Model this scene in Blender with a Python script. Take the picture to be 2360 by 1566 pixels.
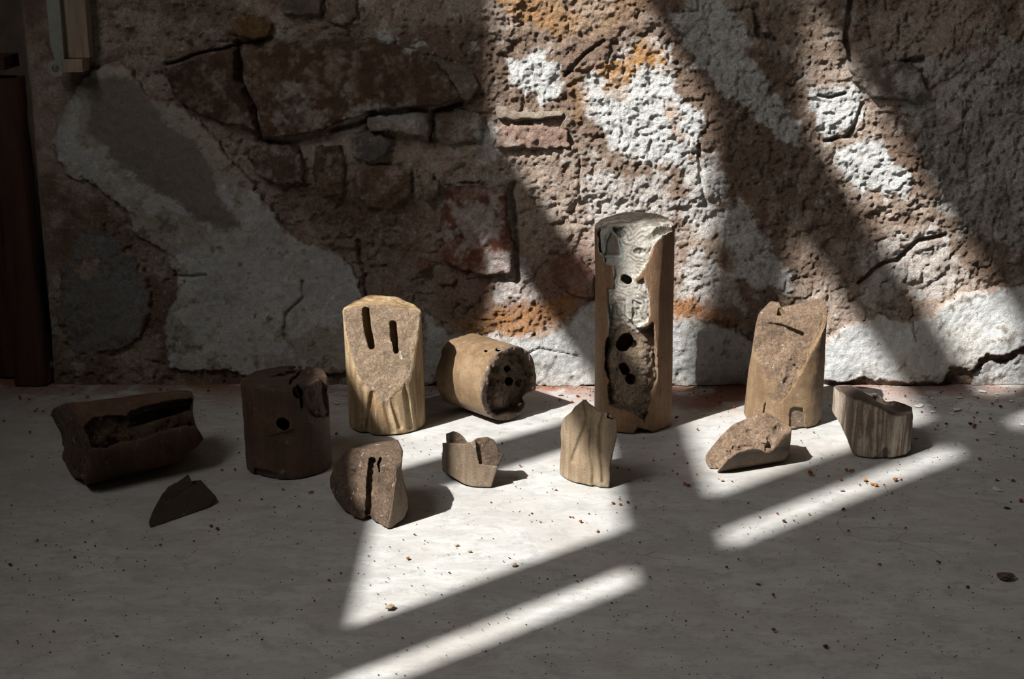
import bpy, math, random
import numpy as np

random.seed(7)
scene = bpy.context.scene
for o in list(bpy.data.objects):
    bpy.data.objects.remove(o, do_unlink=True)
COL = scene.collection

# ------------------------------------------------------------------ camera
F_PX, PITCH, CAM_H, CAM_Y = 3400.0, math.radians(16.0), 0.661, -2.069
cd = bpy.data.cameras.new('camera')
cam = bpy.data.objects.new('camera', cd)
COL.objects.link(cam)
cam.location = (0, CAM_Y, CAM_H)
cam.rotation_euler = (math.pi / 2 - PITCH, 0, 0)
cd.sensor_width = 36.0
cd.lens = 36.0 * F_PX / 2360.0
cd.clip_start = 0.02
scene.camera = cam

# ------------------------------------------------------------------ world, sun, lights, exposure
SKY = 13.0
w = bpy.data.worlds.new('world')
scene.world = w
w.use_nodes = True
w.node_tree.nodes['Background'].inputs[0].default_value = (1.0, 0.965, 0.92, 1)
w.node_tree.nodes['Background'].inputs[1].default_value = SKY

AZ, TAN_AZ = math.radians(40.3), math.tan(math.radians(40.3))
SLOPE = 1.41                                   # fall of the sun per metre of x
TAN_EL = SLOPE * math.cos(AZ)
EL = math.atan(TAN_EL)
sd = bpy.data.lights.new('sun_offscreen', 'SUN')
sd.energy = 9.9
sd.angle = math.radians(0.72)
sd.color = (1.0, 0.985, 0.96)
sun = bpy.data.objects.new('sun_offscreen', sd)
COL.objects.link(sun)
sun.location = (-3, -3, 4)
from mathutils import Vector
sun_dir = Vector((math.cos(AZ) * math.cos(EL), math.sin(AZ) * math.cos(EL), -math.sin(EL)))
sun.rotation_euler = sun_dir.to_track_quat('-Z', 'Y').to_euler()

# window in the left wall: positions follow from where its light falls on the floor
WALL_X = -1.1
def win_y(c): return c + TAN_AZ * WALL_X
def win_z(x): return (x - WALL_X) * SLOPE
COLS = [(-0.236, 0.030), (-0.648, -0.338), (-0.797, -0.742)]
ROWS = [(-0.157, 0.136), (0.237, 0.580), (0.685, 0.815)]
WY0, WY1 = win_y(-0.797), win_y(0.030)
WZ0, WZ1 = win_z(-0.157), win_z(0.815)
CEIL = 2.95
pl = bpy.data.lights.new('window_left_offscreen', 'AREA')
pl.shape = 'RECTANGLE'
pl.size, pl.size_y = WY1 - WY0, WZ1 - WZ0
pl.cycles.is_portal = True
po = bpy.data.objects.new('window_left_offscreen', pl)
COL.objects.link(po)
po.location = (WALL_X - 0.1, (WY0 + WY1) / 2, (WZ0 + WZ1) / 2)
po.rotation_euler = Vector((1, 0, 0)).to_track_quat('-Z', 'Z').to_euler()
vs = scene.view_settings
vs.view_transform = 'Standard'
vs.look = 'None'
vs.exposure = 0.0
vs.gamma = 1.0
vs.use_curve_mapping = False

# ------------------------------------------------------------------ maths helpers
CP, SP = math.cos(PITCH), math.sin(PITCH)
def at(px, py, y):
    """point on the plane Y = y seen at a pixel"""
    u, v = (px - 1180) / F_PX, (py - 783) / F_PX
    d = np.array([u, CP - v * SP, -SP - v * CP])
    return np.array([0, CAM_Y, CAM_H]) + d * (y - CAM_Y) / d[1]
def fl(px, py, z=0.0):
    u, v = (px - 1180) / F_PX, (py - 783) / F_PX
    d = np.array([u, CP - v * SP, -SP - v * CP])
    return np.array([0, CAM_Y, CAM_H]) + d * (z - CAM_H) / d[2]
def proj(P):
    dy, dz = P[:, 1] - CAM_Y, P[:, 2] - CAM_H
    zc = dy * CP - dz * SP
    return 1180 + F_PX * P[:, 0] / zc, 783 - F_PX * (dy * SP + dz * CP) / zc, zc

_rng = np.random.RandomState(3)
TAB = _rng.rand(64 * 64 * 64).astype(np.float32) * 2 - 1
def vnoise(P, scale, seed=0):
    q = P.astype(np.float32) / np.float32(scale)
    q = q + np.array([seed * 7.31 + 100, seed * 3.77 + 100, seed * 5.19 + 100], np.float32)
    i = np.floor(q)
    f = q - i
    f = f * f * (3 - 2 * f)
    i = i.astype(np.int32)
    i0, i1 = i & 63, (i + 1) & 63
    out = 0
    for a in (0, 1):
        xa = (i1 if a else i0)[:, 0] * 4096
        wa = f[:, 0] if a else 1 - f[:, 0]
        for b in (0, 1):
            xb = xa + (i1 if b else i0)[:, 1] * 64
            wb = wa * (f[:, 1] if b else 1 - f[:, 1])
            out = out + wb * (TAB[xb + i0[:, 2]] * (1 - f[:, 2]) + TAB[xb + i1[:, 2]] * f[:, 2])
    return out
def fbm(P, scale, octv=3, seed=0, gain=0.5):
    out, a, tot = 0, 1.0, 0
    for k in range(octv):
        out = out + a * vnoise(P, scale / 2 ** k, seed + k * 11)
        tot += a
        a *= gain
    return out / tot
def ridged(P, scale, octv=3, seed=0):
    out, a, tot = 0, 1.0, 0
    for k in range(octv):
        out = out + a * (1 - 2 * np.abs(vnoise(P, scale / 2 ** k, seed + k * 13)))
        tot += a
        a *= 0.5
    return out / tot
def rock(P, scale, octv, seed, gain=0.6):
    """fracture noise: rounded lumps with sharp ridges and a fine grain"""
    return 1.45 * (0.62 * fbm(P, scale, octv, seed, gain) + 0.10 * vnoise(P, 0.0035, seed + 9) + 0.46 * ridged(P * np.array([1, 1, 0.6]), scale * 1.5, 3, seed + 5) + 0.55 * ridged(P * np.array([0.8, 0.8, 1.2]) + 0.3 * P[:, [2, 0, 1]], scale * 3.0, 2, seed + 6) - 0.2)
def sstep(a, b, x):
    t = np.clip((x - a) / (b - a), 0, 1)
    return t * t * (3 - 2 * t)
def polysd(x, y, poly):
    """signed distance to a polygon, negative inside"""
    x = x.astype(np.float32)
    y = y.astype(np.float32)
    n = len(poly)
    d = np.full(x.shape, 1e12, np.float32)
    s = np.ones(x.shape, np.float32)
    j = n - 1
    for i in range(n):
        ax, ay = poly[i]
        bx, by = poly[j]
        ex, ey = bx - ax, by - ay
        wx, wy = x - ax, y - ay
        t = np.clip((wx * ex + wy * ey) / (ex * ex + ey * ey + 1e-9), 0, 1)
        d = np.minimum(d, (wx - ex * t) ** 2 + (wy - ey * t) ** 2)
        c1, c2, c3 = y >= ay, y < by, ex * wy > ey * wx
        flip = (c1 & c2 & c3) | (~c1 & ~c2 & ~c3)
        s = np.where(flip, -s, s)
        j = i
    return s * np.sqrt(d)
def linesd(x, y, pts):
    """distance to a polyline"""
    d = np.full(x.shape, 1e12, np.float32)
    for (ax, ay), (bx, by) in zip(pts[:-1], pts[1:]):
        ex, ey = bx - ax, by - ay
        t = np.clip(((x - ax) * ex + (y - ay) * ey) / (ex * ex + ey * ey + 1e-9), 0, 1)
        d = np.minimum(d, (x - ax - ex * t) ** 2 + (y - ay - ey * t) ** 2)
    return np.sqrt(d)

def surface_nets(V, o, h):
    nx, ny, nz = V.shape
    s = V < 0
    cnt = np.zeros((nx - 1, ny - 1, nz - 1), np.int8)
    corners = [(a, b, c) for a in (0, 1) for b in (0, 1) for c in (0, 1)]
    for a, b, c in corners:
        cnt += s[a:nx - 1 + a, b:ny - 1 + b, c:nz - 1 + c]
    act = np.argwhere((cnt > 0) & (cnt < 8))
    vals = np.stack([V[act[:, 0] + a, act[:, 1] + b, act[:, 2] + c] for a, b, c in corners], 1)
    acc = np.zeros((len(act), 3), np.float32)
    num = np.zeros(len(act), np.float32)
    for i, ca in enumerate(corners):
        for j, cb in enumerate(corners):
            if j > i and sum(abs(p - q) for p, q in zip(ca, cb)) == 1:
                va, vb = vals[:, i], vals[:, j]
                m = (va < 0) != (vb < 0)
                t = np.where(m, va / np.where(m, va - vb, 1), 0)
                p = np.array(ca, np.float32) + t[:, None] * (np.array(cb, np.float32) - np.array(ca, np.float32))
                acc += np.where(m[:, None], p, 0)
                num += m
    verts = (act + acc / num[:, None]) * h + np.array(o)
    idx = np.full(cnt.shape, -1, np.int32)
    idx[act[:, 0], act[:, 1], act[:, 2]] = np.arange(len(act))
    quads = []
    for ax in range(3):
        sl0, sl1 = [slice(None)] * 3, [slice(None)] * 3
        sl0[ax], sl1[ax] = slice(0, -1), slice(1, None)
        e = np.argwhere(s[tuple(sl0)] != s[tuple(sl1)])
        b, c = (ax + 1) % 3, (ax + 2) % 3
        lim = np.array(cnt.shape)
        ok = (e[:, b] > 0) & (e[:, c] > 0) & (e[:, b] < lim[b]) & (e[:, c] < lim[c])
        e = e[ok]
        def cell(db, dc):
            q = e.copy()
            q[:, b] -= db
            q[:, c] -= dc
            return idx[q[:, 0], q[:, 1], q[:, 2]]
        q = np.stack([cell(1, 1), cell(0, 1), cell(0, 0), cell(1, 0)], 1)
        neg = s[e[:, 0], e[:, 1], e[:, 2]]
        q[~neg] = q[~neg][:, ::-1]
        quads.append(q)
    q = np.concatenate(quads)
    return verts, q[(q >= 0).all(1)]

# ------------------------------------------------------------------ blender helpers
def mesh_np(name, verts, quads, attrs=None, smooth=True, colour=None):
    me = bpy.data.meshes.new(name)
    verts = np.asarray(verts, np.float32)
    quads = np.asarray(quads, np.int32)
    k = quads.shape[1]
    me.vertices.add(len(verts))
    me.vertices.foreach_set('co', verts.ravel())
    me.loops.add(quads.size)
    me.loops.foreach_set('vertex_index', quads.ravel())
    me.polygons.add(len(quads))
    me.polygons.foreach_set('loop_start', np.arange(0, quads.size, k, dtype=np.int32))
    me.polygons.foreach_set('use_smooth', np.full(len(quads), smooth))
    me.update(calc_edges=True)
    me.validate()
    for n, v in (attrs or {}).items():
        a = me.attributes.new(n, 'FLOAT', 'POINT')
        a.data.foreach_set('value', np.asarray(v, np.float32))
    if colour is not None:
        a = me.attributes.new('tint', 'FLOAT_COLOR', 'POINT')
        c = np.concatenate([colour, np.ones((len(colour), 1))], 1).astype(np.float32)
        a.data.foreach_set('color', c.ravel())
    return me
def link(name, me, mat=None, parent=None, loc=(0, 0, 0)):
    o = bpy.data.objects.new(name, me)
    COL.objects.link(o)
    o.location = loc
    if mat:
        me.materials.append(mat)
    if parent:
        o.parent = parent
    return o
def box_geo(boxes):
    V, Q = [], []
    for (x0, y0, z0), (x1, y1, z1) in boxes:
        b = len(V)
        V += [(x0, y0, z0), (x1, y0, z0), (x1, y1, z0), (x0, y1, z0), (x0, y0, z1), (x1, y0, z1), (x1, y1, z1), (x0, y1, z1)]
        Q += [[b + i for i in f] for f in ((0, 3, 2, 1), (4, 5, 6, 7), (0, 1, 5, 4), (1, 2, 6, 5), (2, 3, 7, 6), (3, 0, 4, 7))]
    return V, Q
def boxes(name, bs, mat, parent=None):
    V, Q = box_geo(bs)
    return link(name, mesh_np(name, V, Q, smooth=False), mat, parent)
def tag(o, label, cat, group=None):
    o['label'] = label
    o['category'] = cat
    if group:
        o['group'] = group
    return o
def struct(o):
    o['kind'] = 'structure'
    return o

class NT:
    """tiny node-tree helper"""
    def __init__(s, name, rough=0.85, spec=0.3):
        s.m = bpy.data.materials.new(name)
        s.m.use_nodes = True
        s.t = s.m.node_tree
        s.b = s.t.nodes['Principled BSDF']
        s.b.inputs['Roughness'].default_value = rough
        s.b.inputs['Specular IOR Level'].default_value = spec
        s.co = s.t.nodes.new('ShaderNodeTexCoord').outputs['Object']
    def n(s, typ, **kw):
        nd = s.t.nodes.new(typ)
        for k, v in kw.items():
            setattr(nd, k, v)
        return nd
    def put(s, sock, v):
        if hasattr(v, 'links') or isinstance(v, bpy.types.NodeSocket):
            s.t.links.new(v, sock)
        else:
            sock.default_value = v
    def attr(s, name, col=False):
        nd = s.n('ShaderNodeAttribute', attribute_name=name)
        return nd.outputs['Color' if col else 'Fac']
    def mapped(s, scale=(1, 1, 1), rot=(0, 0, 0), loc=(0, 0, 0)):
        nd = s.n('ShaderNodeMapping')
        nd.inputs['Scale'].default_value = scale
        nd.inputs['Rotation'].default_value = rot
        nd.inputs['Location'].default_value = loc
        s.t.links.new(s.co, nd.inputs['Vector'])
        return nd.outputs[0]
    def noise(s, scale, detail=4, rough=0.6, vec=None, dist=0.0):
        nd = s.n('ShaderNodeTexNoise')
        s.t.links.new(vec or s.co, nd.inputs['Vector'])
        nd.inputs['Scale'].default_value = scale
        nd.inputs['Detail'].default_value = detail
        nd.inputs['Roughness'].default_value = rough
        nd.inputs['Distortion'].default_value = dist
        return nd.outputs['Fac']
    def ramp(s, v, lo, hi, a=0.0, b=1.0):
        nd = s.n('ShaderNodeMapRange', interpolation_type='SMOOTHSTEP')
        s.put(nd.inputs['Value'], v)
        nd.inputs['From Min'].default_value = lo
        nd.inputs['From Max'].default_value = hi
        nd.inputs['To Min'].default_value = a
        nd.inputs['To Max'].default_value = b
        return nd.outputs[0]
    def math(s, op, a, b=0.0):
        nd = s.n('ShaderNodeMath', operation=op)
        s.put(nd.inputs[0], a)
        s.put(nd.inputs[1], b)
        return nd.outputs[0]
    def mix(s, f, a, b, blend='MIX'):
        nd = s.n('ShaderNodeMix', data_type='RGBA', blend_type=blend)
        s.put(nd.inputs[0], f)
        s.put(nd.inputs[6], a if not isinstance(a, tuple) else (*a, 1))
        s.put(nd.inputs[7], b if not isinstance(b, tuple) else (*b, 1))
        return nd.outputs[2]
    def bump(s, hgt, strength=0.5, dist=0.002):
        nd = s.n('ShaderNodeBump')
        nd.inputs['Strength'].default_value = strength
        nd.inputs['Distance'].default_value = dist
        s.t.links.new(hgt, nd.inputs['Height'])
        s.t.links.new(nd.outputs[0], s.b.inputs['Normal'])
    def base(s, c):
        s.put(s.b.inputs['Base Color'], c if not isinstance(c, tuple) else (*c, 1))
        return s.m

# ------------------------------------------------------------------ materials
def wall_material():
    t = NT('old_wall', 0.95, 0.15)
    c = t.attr('tint', True)
    g = t.noise(420, 5, 0.75)
    g2 = t.noise(170, 5, 0.7)
    f = t.math('ADD', t.ramp(g, 0.25, 0.75, -0.28, 0.28), t.ramp(g2, 0.3, 0.7, -0.16, 0.16))
    f = t.math('ADD', t.math('MULTIPLY', f, t.attr('rough')), 1.0)
    cc = t.n('ShaderNodeCombineColor')
    for k in range(3):
        t.put(cc.inputs[k], f)
    col = t.mix(1.0, c, cc.outputs[0], 'MULTIPLY')
    hgt = t.math('MULTIPLY', t.math('ADD', t.math('MULTIPLY', g, 0.85), g2), t.attr('rough'))
    t.bump(hgt, 1.0, 0.0075)
    return t.base(col)
M_WALL = wall_material()

def floor_material():
    t = NT('screed_floor', 0.62, 0.3)
    warp = t.noise(3.0, 2)
    st = t.mapped((12, 24, 12), (0, 0, 0.5))
    n1 = t.noise(1.0, 6, 0.68, st, 0.6)
    st2 = t.mapped((48, 95, 48), (0, 0, 0.75))
    n2 = t.noise(1.0, 5, 0.7, st2, 0.5)
    n3 = t.noise(7, 5, 0.6)
    fine = t.noise(520, 3, 0.6)
    c = t.mix(t.ramp(n1, 0.4, 0.6), (0.365, 0.355, 0.333), (0.435, 0.43, 0.412))
    c = t.mix(t.ramp(n2, 0.52, 0.66, 0, 0.55), c, (0.28, 0.28, 0.275))
    c = t.mix(t.ramp(n3, 0.50, 0.62, 0, 0.45), c, (0.345, 0.312, 0.282))
    c = t.mix(t.ramp(fine, 0.57, 0.68, 0, 0.5), c, (0.27, 0.255, 0.24))
    pat = t.noise(34, 9, 0.78, None, 0.3)
    c = t.mix(t.ramp(pat, 0.52, 0.62, 0, 0.5), c, (0.24, 0.24, 0.24))
    c = t.mix(t.ramp(t.noise(9, 8, 0.75, t.mapped((1, 2.4, 1), (0, 0, 0.6))), 0.50, 0.60, 0, 0.4), c, (0.285, 0.28, 0.27))
    c = t.mix(t.attr('dust'), c, t.mix(t.noise(260, 4, 0.7), (0.13, 0.045, 0.025), (0.30, 0.14, 0.085)))
    h = t.math('ADD', t.math('MULTIPLY', n2, 0.7), t.math('ADD', n1, t.math('MULTIPLY', fine, 0.35)))
    t.bump(h, 0.35, 0.0010)
    return t.base(c)
M_FLOOR = floor_material()

def clay(name, skin_a, skin_b, frac_a, frac_b, white=0.5, streak=0.6, rough=0.6, spec=0.4, pale=(0.74, 0.69, 0.60)):
    t = NT(name, rough, spec)
    n_st = t.noise(1.0, 5, 0.65, t.mapped((95, 95, 9)), 0.4)
    n_bl = t.noise(26, 5, 0.62)
    n_fn = t.noise(760, 4, 0.7)
    n_md = t.noise(300, 6, 0.75, None, 0.2)
    k = t.math('ADD', t.math('MULTIPLY', n_st, streak), t.math('MULTIPLY', n_bl, 1 - streak))
    skin = t.mix(t.ramp(k, 0.41, 0.59), skin_a, skin_b)
    skin = t.mix(t.ramp(t.noise(75, 6, 0.75), 0.54, 0.64, 0, 0.5), skin, tuple(0.55 * x for x in skin_a))
    skin = t.mix(t.ramp(n_fn, 0.3, 0.7, 0, 0.35), skin, tuple(0.6 * x for x in skin_a))
    frac = t.mix(t.ramp(n_md, 0.38, 0.62), frac_a, frac_b)
    frac = t.mix(t.ramp(t.noise(48, 5, 0.7), 0.42, 0.62, 0, 0.5), frac, tuple(0.62 * x for x in frac_a))
    frac = t.mix(t.ramp(n_fn, 0.60, 0.74, 0, 0.55 * min(1, white * 1.6)), frac, tuple(min(0.8, 2.0 * x) for x in frac_b))
    # pale fibres: thin level lines of a stretched, twisted noise
    fib = t.noise(1.0, 3, 0.55, t.mapped((60, 60, 26), (0.3, 0.2, 0.4)), 0.7)
    line = t.math('ABSOLUTE', t.math('SUBTRACT', fib, 0.5))
    on = t.ramp(t.noise(62, 4, 0.7), 0.56, 0.64)
    fl_ = t.math('MULTIPLY', t.ramp(line, 0.003, 0.022, white, 0.0), on)
    frac = t.mix(fl_, frac, (0.70, 0.63, 0.53))
    skin = t.mix(t.math('MULTIPLY', fl_, 0.35), skin, (0.55, 0.48, 0.40))
    col = t.mix(t.attr('frac'), skin, frac)
    # marbled pale crust
    mc = t.mix(t.ramp(n_md, 0.35, 0.7), pale, tuple(0.72 * x for x in pale))
    mc = t.mix(t.ramp(n_fn, 0.58, 0.75, 0, 0.6), mc, (0.22, 0.165, 0.12))
    mc = t.mix(t.attr('mint'), mc, (0.44, 0.53, 0.48))
    mc = t.mix(t.math('MULTIPLY', t.attr('vein'), t.ramp(n_md, 0.2, 0.6, 1.0, 0.8)), mc, (0.115, 0.078, 0.05))
    col = t.mix(t.attr('pale'), col, mc)
    h = t.math('ADD', t.math('MULTIPLY', n_fn, 0.35), t.math('MULTIPLY', t.math('ADD', n_md, t.math('MULTIPLY', fib, 0.25)), t.math('ADD', t.math('MULTIPLY', t.attr('frac'), 0.85), 0.15)))
    t.bump(h, 0.9, 0.0046)
    r = t.ramp(t.attr('frac'), 0, 1, rough, rough - 0.08)
    t.put(t.b.inputs['Roughness'], t.math('ADD', r, t.ramp(n_md, 0.3, 0.7, -0.1, 0.1)))
    return t.base(col)

def plain(name, a, b, scale, rough=0.8, spec=0.3, stretch=(1, 1, 1), bump=0.4, bd=0.002):
    t = NT(name, rough, spec)
    n = t.noise(scale, 5, 0.65, t.mapped(stretch), 0.4)
    t.bump(n, bump, bd)
    return t.base(t.mix(t.ramp(n, 0.3, 0.7), a, b))
M_ROOM = plain('room_plaster', (0.10, 0.09, 0.08), (0.14, 0.13, 0.12), 6)
M_DARKWOOD = plain('dark_old_wood', (0.030, 0.014, 0.010), (0.075, 0.032, 0.022), 1.0, 0.7, 0.3, (60, 60, 5), 0.8, 0.004)
M_PALEWOOD = plain('pale_worn_wood', (0.20, 0.155, 0.115), (0.34, 0.27, 0.20), 1.0, 0.7, 0.3, (120, 120, 9), 0.8, 0.002)
M_METAL = plain('painted_metal', (0.20, 0.21, 0.205), (0.26, 0.27, 0.26), 60, 0.45, 0.5, (1, 1, 1), 0.2, 0.001)
M_FRAME = plain('window_paint', (0.30, 0.29, 0.27), (0.36, 0.35, 0.33), 20)
M_MASONRY = plain('doorway_masonry', (0.15, 0.115, 0.09), (0.21, 0.165, 0.13), 30)  # ordinary brown masonry around the doorway

# ------------------------------------------------------------------ room shell
XR, YF = 2.0, -3.6
DOOR_X = -0.672                                # right edge of the dark doorway
def grid_lines(lo, hi, a, b, h, coarse):
    mid = list(np.arange(a, b + h / 2, h))
    left, x, s = [], a, h
    while x > lo:
        s = min(coarse, s * 1.35)
        x -= s
        left.append(max(x, lo))
    right, x, s = [], mid[-1], h
    while x < hi:
        s = min(coarse, s * 1.35)
        x += s
        right.append(min(x, hi))
    return np.array(left[::-1] + mid + right)
def grid_quads(nx, nz):
    i = np.arange((nx - 1) * (nz - 1))
    c, r = i % (nx - 1), i // (nx - 1)
    a = r * nx + c
    return np.stack([a, a + 1, a + nx + 1, a + nx], 1)

# --- floor
fx = grid_lines(WALL_X - 0.2, XR, -0.80, 0.80, 0.0045, 0.25)
fy = grid_lines(YF, 0.30, -0.90, 0.03, 0.0045, 0.25)
FX, FY = np.meshgrid(fx, fy)
FP = np.stack([FX.ravel(), FY.ravel(), np.zeros(FX.size)], 1)
FP[:, 2] = np.minimum(0.0, -0.0012 + 0.0012 * fbm(FP, 0.16, 3, 4))
FP[:, 2] -= FP[:, 2].max()
fpx, fpy, _ = proj(FP)
fpx = np.clip(fpx, -4000, 6000); fpy = np.clip(fpy, -4000, 6000)
nearw = sstep(-0.16, -0.005, FP[:, 1])
nz_ = fbm(FP, 0.03, 4, 21, 0.65)
dust = nearw * sstep(0.0, 0.35, nz_ + 0.12 + 0.25 * nearw) * 0.65
def ell(cx, cy, rx, ry):
    return np.exp(-(((fpx - cx) / rx) ** 2 + ((fpy - cy) / ry) ** 2))
heavy = 1.5 * ell(1625, 912, 95, 34) + ell(60, 880, 120, 10) + 0.6 * ell(1700, 885, 60, 12) + 0.75 * ell(1150, 888, 150, 12) + 0.7 * ell(480, 885, 90, 14) + 0.5 * ell(1300, 885, 80, 12) + 0.5 * ell(760, 985, 60, 25)
dust = np.clip(dust + heavy * sstep(-0.25, 0.45, nz_ + heavy * 0.3) * 0.9, 0, 0.95)
flo = struct(link('floor', mesh_np('floor', FP, grid_quads(len(fx), len(fy)), {'dust': dust}), M_FLOOR))

# --- back wall: lists of outlines in photograph pixels on the wall plane
PLASTER = [   # name, outline, thickness, colour, roughness of its face
    ('sheet', [(196, 172), (235, 140), (290, 150), (350, 222), (420, 250), (500, 330), (582, 425), (622, 485), (655, 535), (705, 560), (790, 598), (830, 650), (842, 700), (848, 780), (850, 846), (700, 868), (560, 862), (388, 848), (378, 745), (405, 690), (398, 640), (370, 592), (312, 540), (272, 482), (212, 432), (152, 408), (112, 330), (145, 230)], 0.009, (0.64, 0.64, 0.625), 0.25),
    ('lump', [(142, 600), (170, 540), (225, 522), (300, 560), (338, 640), (352, 705), (330, 780), (250, 820), (165, 850), (140, 760)], 0.005, (0.36, 0.35, 0.34), 1.0),
    ('base', [(972, 712), (1010, 735), (1040, 765), (1110, 770), (1180, 775), (1250, 768), (1300, 755), (1330, 715), (1375, 695), (1450, 700), (1550, 728), (1640, 742), (1700, 765), (1740, 790), (1745, 895), (1500, 892), (1180, 890), (975, 880)], 0.011, (0.63, 0.63, 0.61), 0.45),
    ('base', [(1885, 800), (1925, 765), (1960, 742), (2030, 728), (2090, 735), (2150, 722), (2165, 700), (2215, 675), (2280, 668), (2420, 662), (2420, 790), (2345, 800), (2312, 818), (2270, 818), (2235, 850), (2190, 848), (2160, 880), (2060, 872), (1885, 878)], 0.013, (0.70, 0.70, 0.685), 0.18),
    ('base', [(2232, 858), (2272, 826), (2312, 828), (2345, 810), (2420, 800), (2420, 892), (2240, 892)], 0.006, (0.60, 0.59, 0.57), 0.8),
]
STONES = [    # outline, proud, colour, relief
    ([(372, 168), (430, 140), (500, 122), (540, 112), (541, 175), (560, 215), (583, 255), (586, 300), (520, 288), (455, 262), (400, 232)], 0.017, (0.150, 0.090, 0.062), 0.0022),
    ([(556, 122), (640, 104), (740, 92), (860, 88), (960, 112), (1030, 160), (1062, 222), (1010, 248), (930, 256), (840, 262), (760, 296), (680, 318), (602, 322), (598, 262), (572, 208), (556, 172)], 0.020, (0.175, 0.105, 0.070), 0.0032),
    ([(842, 270), (920, 264), (992, 258), (994, 322), (950, 312), (905, 304), (850, 306)], 0.024, (0.33, 0.285, 0.25), 0.0020),
    ([(808, 322), (872, 310), (905, 322), (888, 362), (850, 378), (812, 362)], 0.016, (0.19, 0.175, 0.16), 0.0022),
    ([(652, -30), (742, -30), (742, 34), (700, 40), (650, 38)], 0.016, (0.22, 0.185, 0.165), 0.0020),
    ([(752, -20), (820, -14), (828, 40), (790, 62), (752, 50)], 0.010, (0.27, 0.20, 0.155), 0.0030),
    ([(520, 40), (575, 32), (628, 52), (622, 86), (580, 98), (530, 84)], 0.012, (0.26, 0.15, 0.06), 0.0030),
    ([(566, 352), (620, 334), (690, 340), (706, 380), (700, 428), (640, 436), (590, 408)], 0.016, (0.17, 0.115, 0.085), 0.0030),
    ([(720, 340), (790, 330), (800, 385), (790, 455), (735, 462), (716, 400)], 0.010, (0.20, 0.125, 0.085), 0.0034),
    ([(812, 388), (880, 378), (950, 388), (952, 452), (900, 492), (840, 486), (812, 440)], 0.010, (0.24, 0.15, 0.105), 0.0036),
    ([(960, 414), (992, 400), (1018, 420), (1010, 458), (978, 466)], 0.019, (0.34, 0.26, 0.19), 0.0016),
    ([(1022, 428), (1090, 434), (1170, 440), (1172, 505), (1184, 570), (1186, 638), (1120, 640), (1062, 624), (1012, 602), (1014, 540)], 0.017, (0.27, 0.115, 0.08), 0.0028),
    ([(1038, 528), (1060, 524), (1066, 542), (1044, 548)], 0.026, (0.42, 0.32, 0.25), 0.0008),
    ([(1006, 640), (1040, 632), (1062, 648), (1040, 664), (1008, 662)], 0.014, (0.33, 0.24, 0.17), 0.0014),
    ([(958, 612), (984, 606), (990, 626), (966, 634)], 0.013, (0.36, 0.17, 0.10), 0.0012),
    ([(1270, 590), (1340, 592), (1372, 640), (1372, 690), (1320, 690), (1262, 650)], 0.010, (0.30, 0.15, 0.11), 0.0026),
    ([(1004, 132), (1082, 150), (1110, 200), (1080, 236), (1020, 216)], 0.011, (0.27, 0.22, 0.18), 0.0028),
    ([(1000, 262), (1070, 250), (1120, 270), (1110, 330), (1040, 340), (1002, 326)], 0.008, (0.24, 0.18, 0.135), 0.0030),
    ([(1140, 244), (1200, 258), (1310, 254), (1300, 276), (1220, 282), (1146, 276)], 0.012, (0.46, 0.38, 0.30), 0.0016),
    ([(1140, 292), (1230, 284), (1312, 300), (1316, 340), (1220, 352), (1140, 346)], 0.010, (0.44, 0.30, 0.235), 0.0030),
    ([(1958, 150), (2030, 132), (2120, 150), (2150, 210), (2110, 236), (2010, 226), (1966, 190)], 0.014, (0.27, 0.215, 0.18), 0.0030),
]
WHITE = [     # limewash left on the rough wall: outline, strength
    ([(1146, 132), (1228, 104), (1302, 150), (1312, 232), (1250, 252), (1172, 206)], 1.0),
    ([(1326, 190), (1400, 122), (1478, 62), (1562, 100), (1566, 200), (1642, 252), (1646, 330), (1562, 402), (1482, 392), (1432, 372), (1372, 312), (1330, 262)], 0.95),
    ([(1530, 30), (1640, -20), (1722, 60), (1762, 150), (1862, 282), (1852, 372), (1782, 332), (1702, 262), (1642, 232), (1562, 112)], 0.75),
    ([(1862, 212), (1902, 192), (1992, 222), (1986, 282), (1922, 332), (1872, 312)], 1.0),
    ([(1922, 350), (2042, 322), (2114, 402), (2090, 456), (1982, 446)], 0.9),
    ([(1658, 432), (1742, 472), (1792, 562), (1852, 622), (1832, 692), (1742, 702), (1692, 662), (1662, 562)], 0.6),
    ([(858, 68), (932, 92), (1004, 80), (996, 126), (940, 122), (888, 106)], 0.9),
    ([(1040, 112), (1112, 50), (1134, 122), (1082, 164)], 0.5),
    ([(2060, 150), (2400, 60), (2400, 620), (2200, 560), (2090, 360)], 0.30),
    ([(1560, 360), (1660, 330), (1700, 450), (1640, 560), (1560, 520)], 0.55),
    ([(1020, 470), (1150, 448), (1164, 560), (1060, 590)], 0.38),
    ([(1100, 560), (1200, 580), (1240, 690), (1150, 700)], 0.35),
    ([(760, 230), (960, 220), (990, 300), (800, 290)], 0.22),
    ([(1080, 270), (1150, 260), (1150, 360), (1090, 360)], 0.5),
    ([(1330, 400), (1560, 380), (1560, 560), (1380, 560)], 0.35),
    ([(1580, 560), (1720, 640), (1740, 740), (1560, 690)], 0.45),
    ([(2000, 560), (2160, 500), (2260, 640), (2120, 700), (1980, 720)], 0.25),
    ([(640, 150), (800, 300), (620, 320)], 0.12),
]
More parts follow.
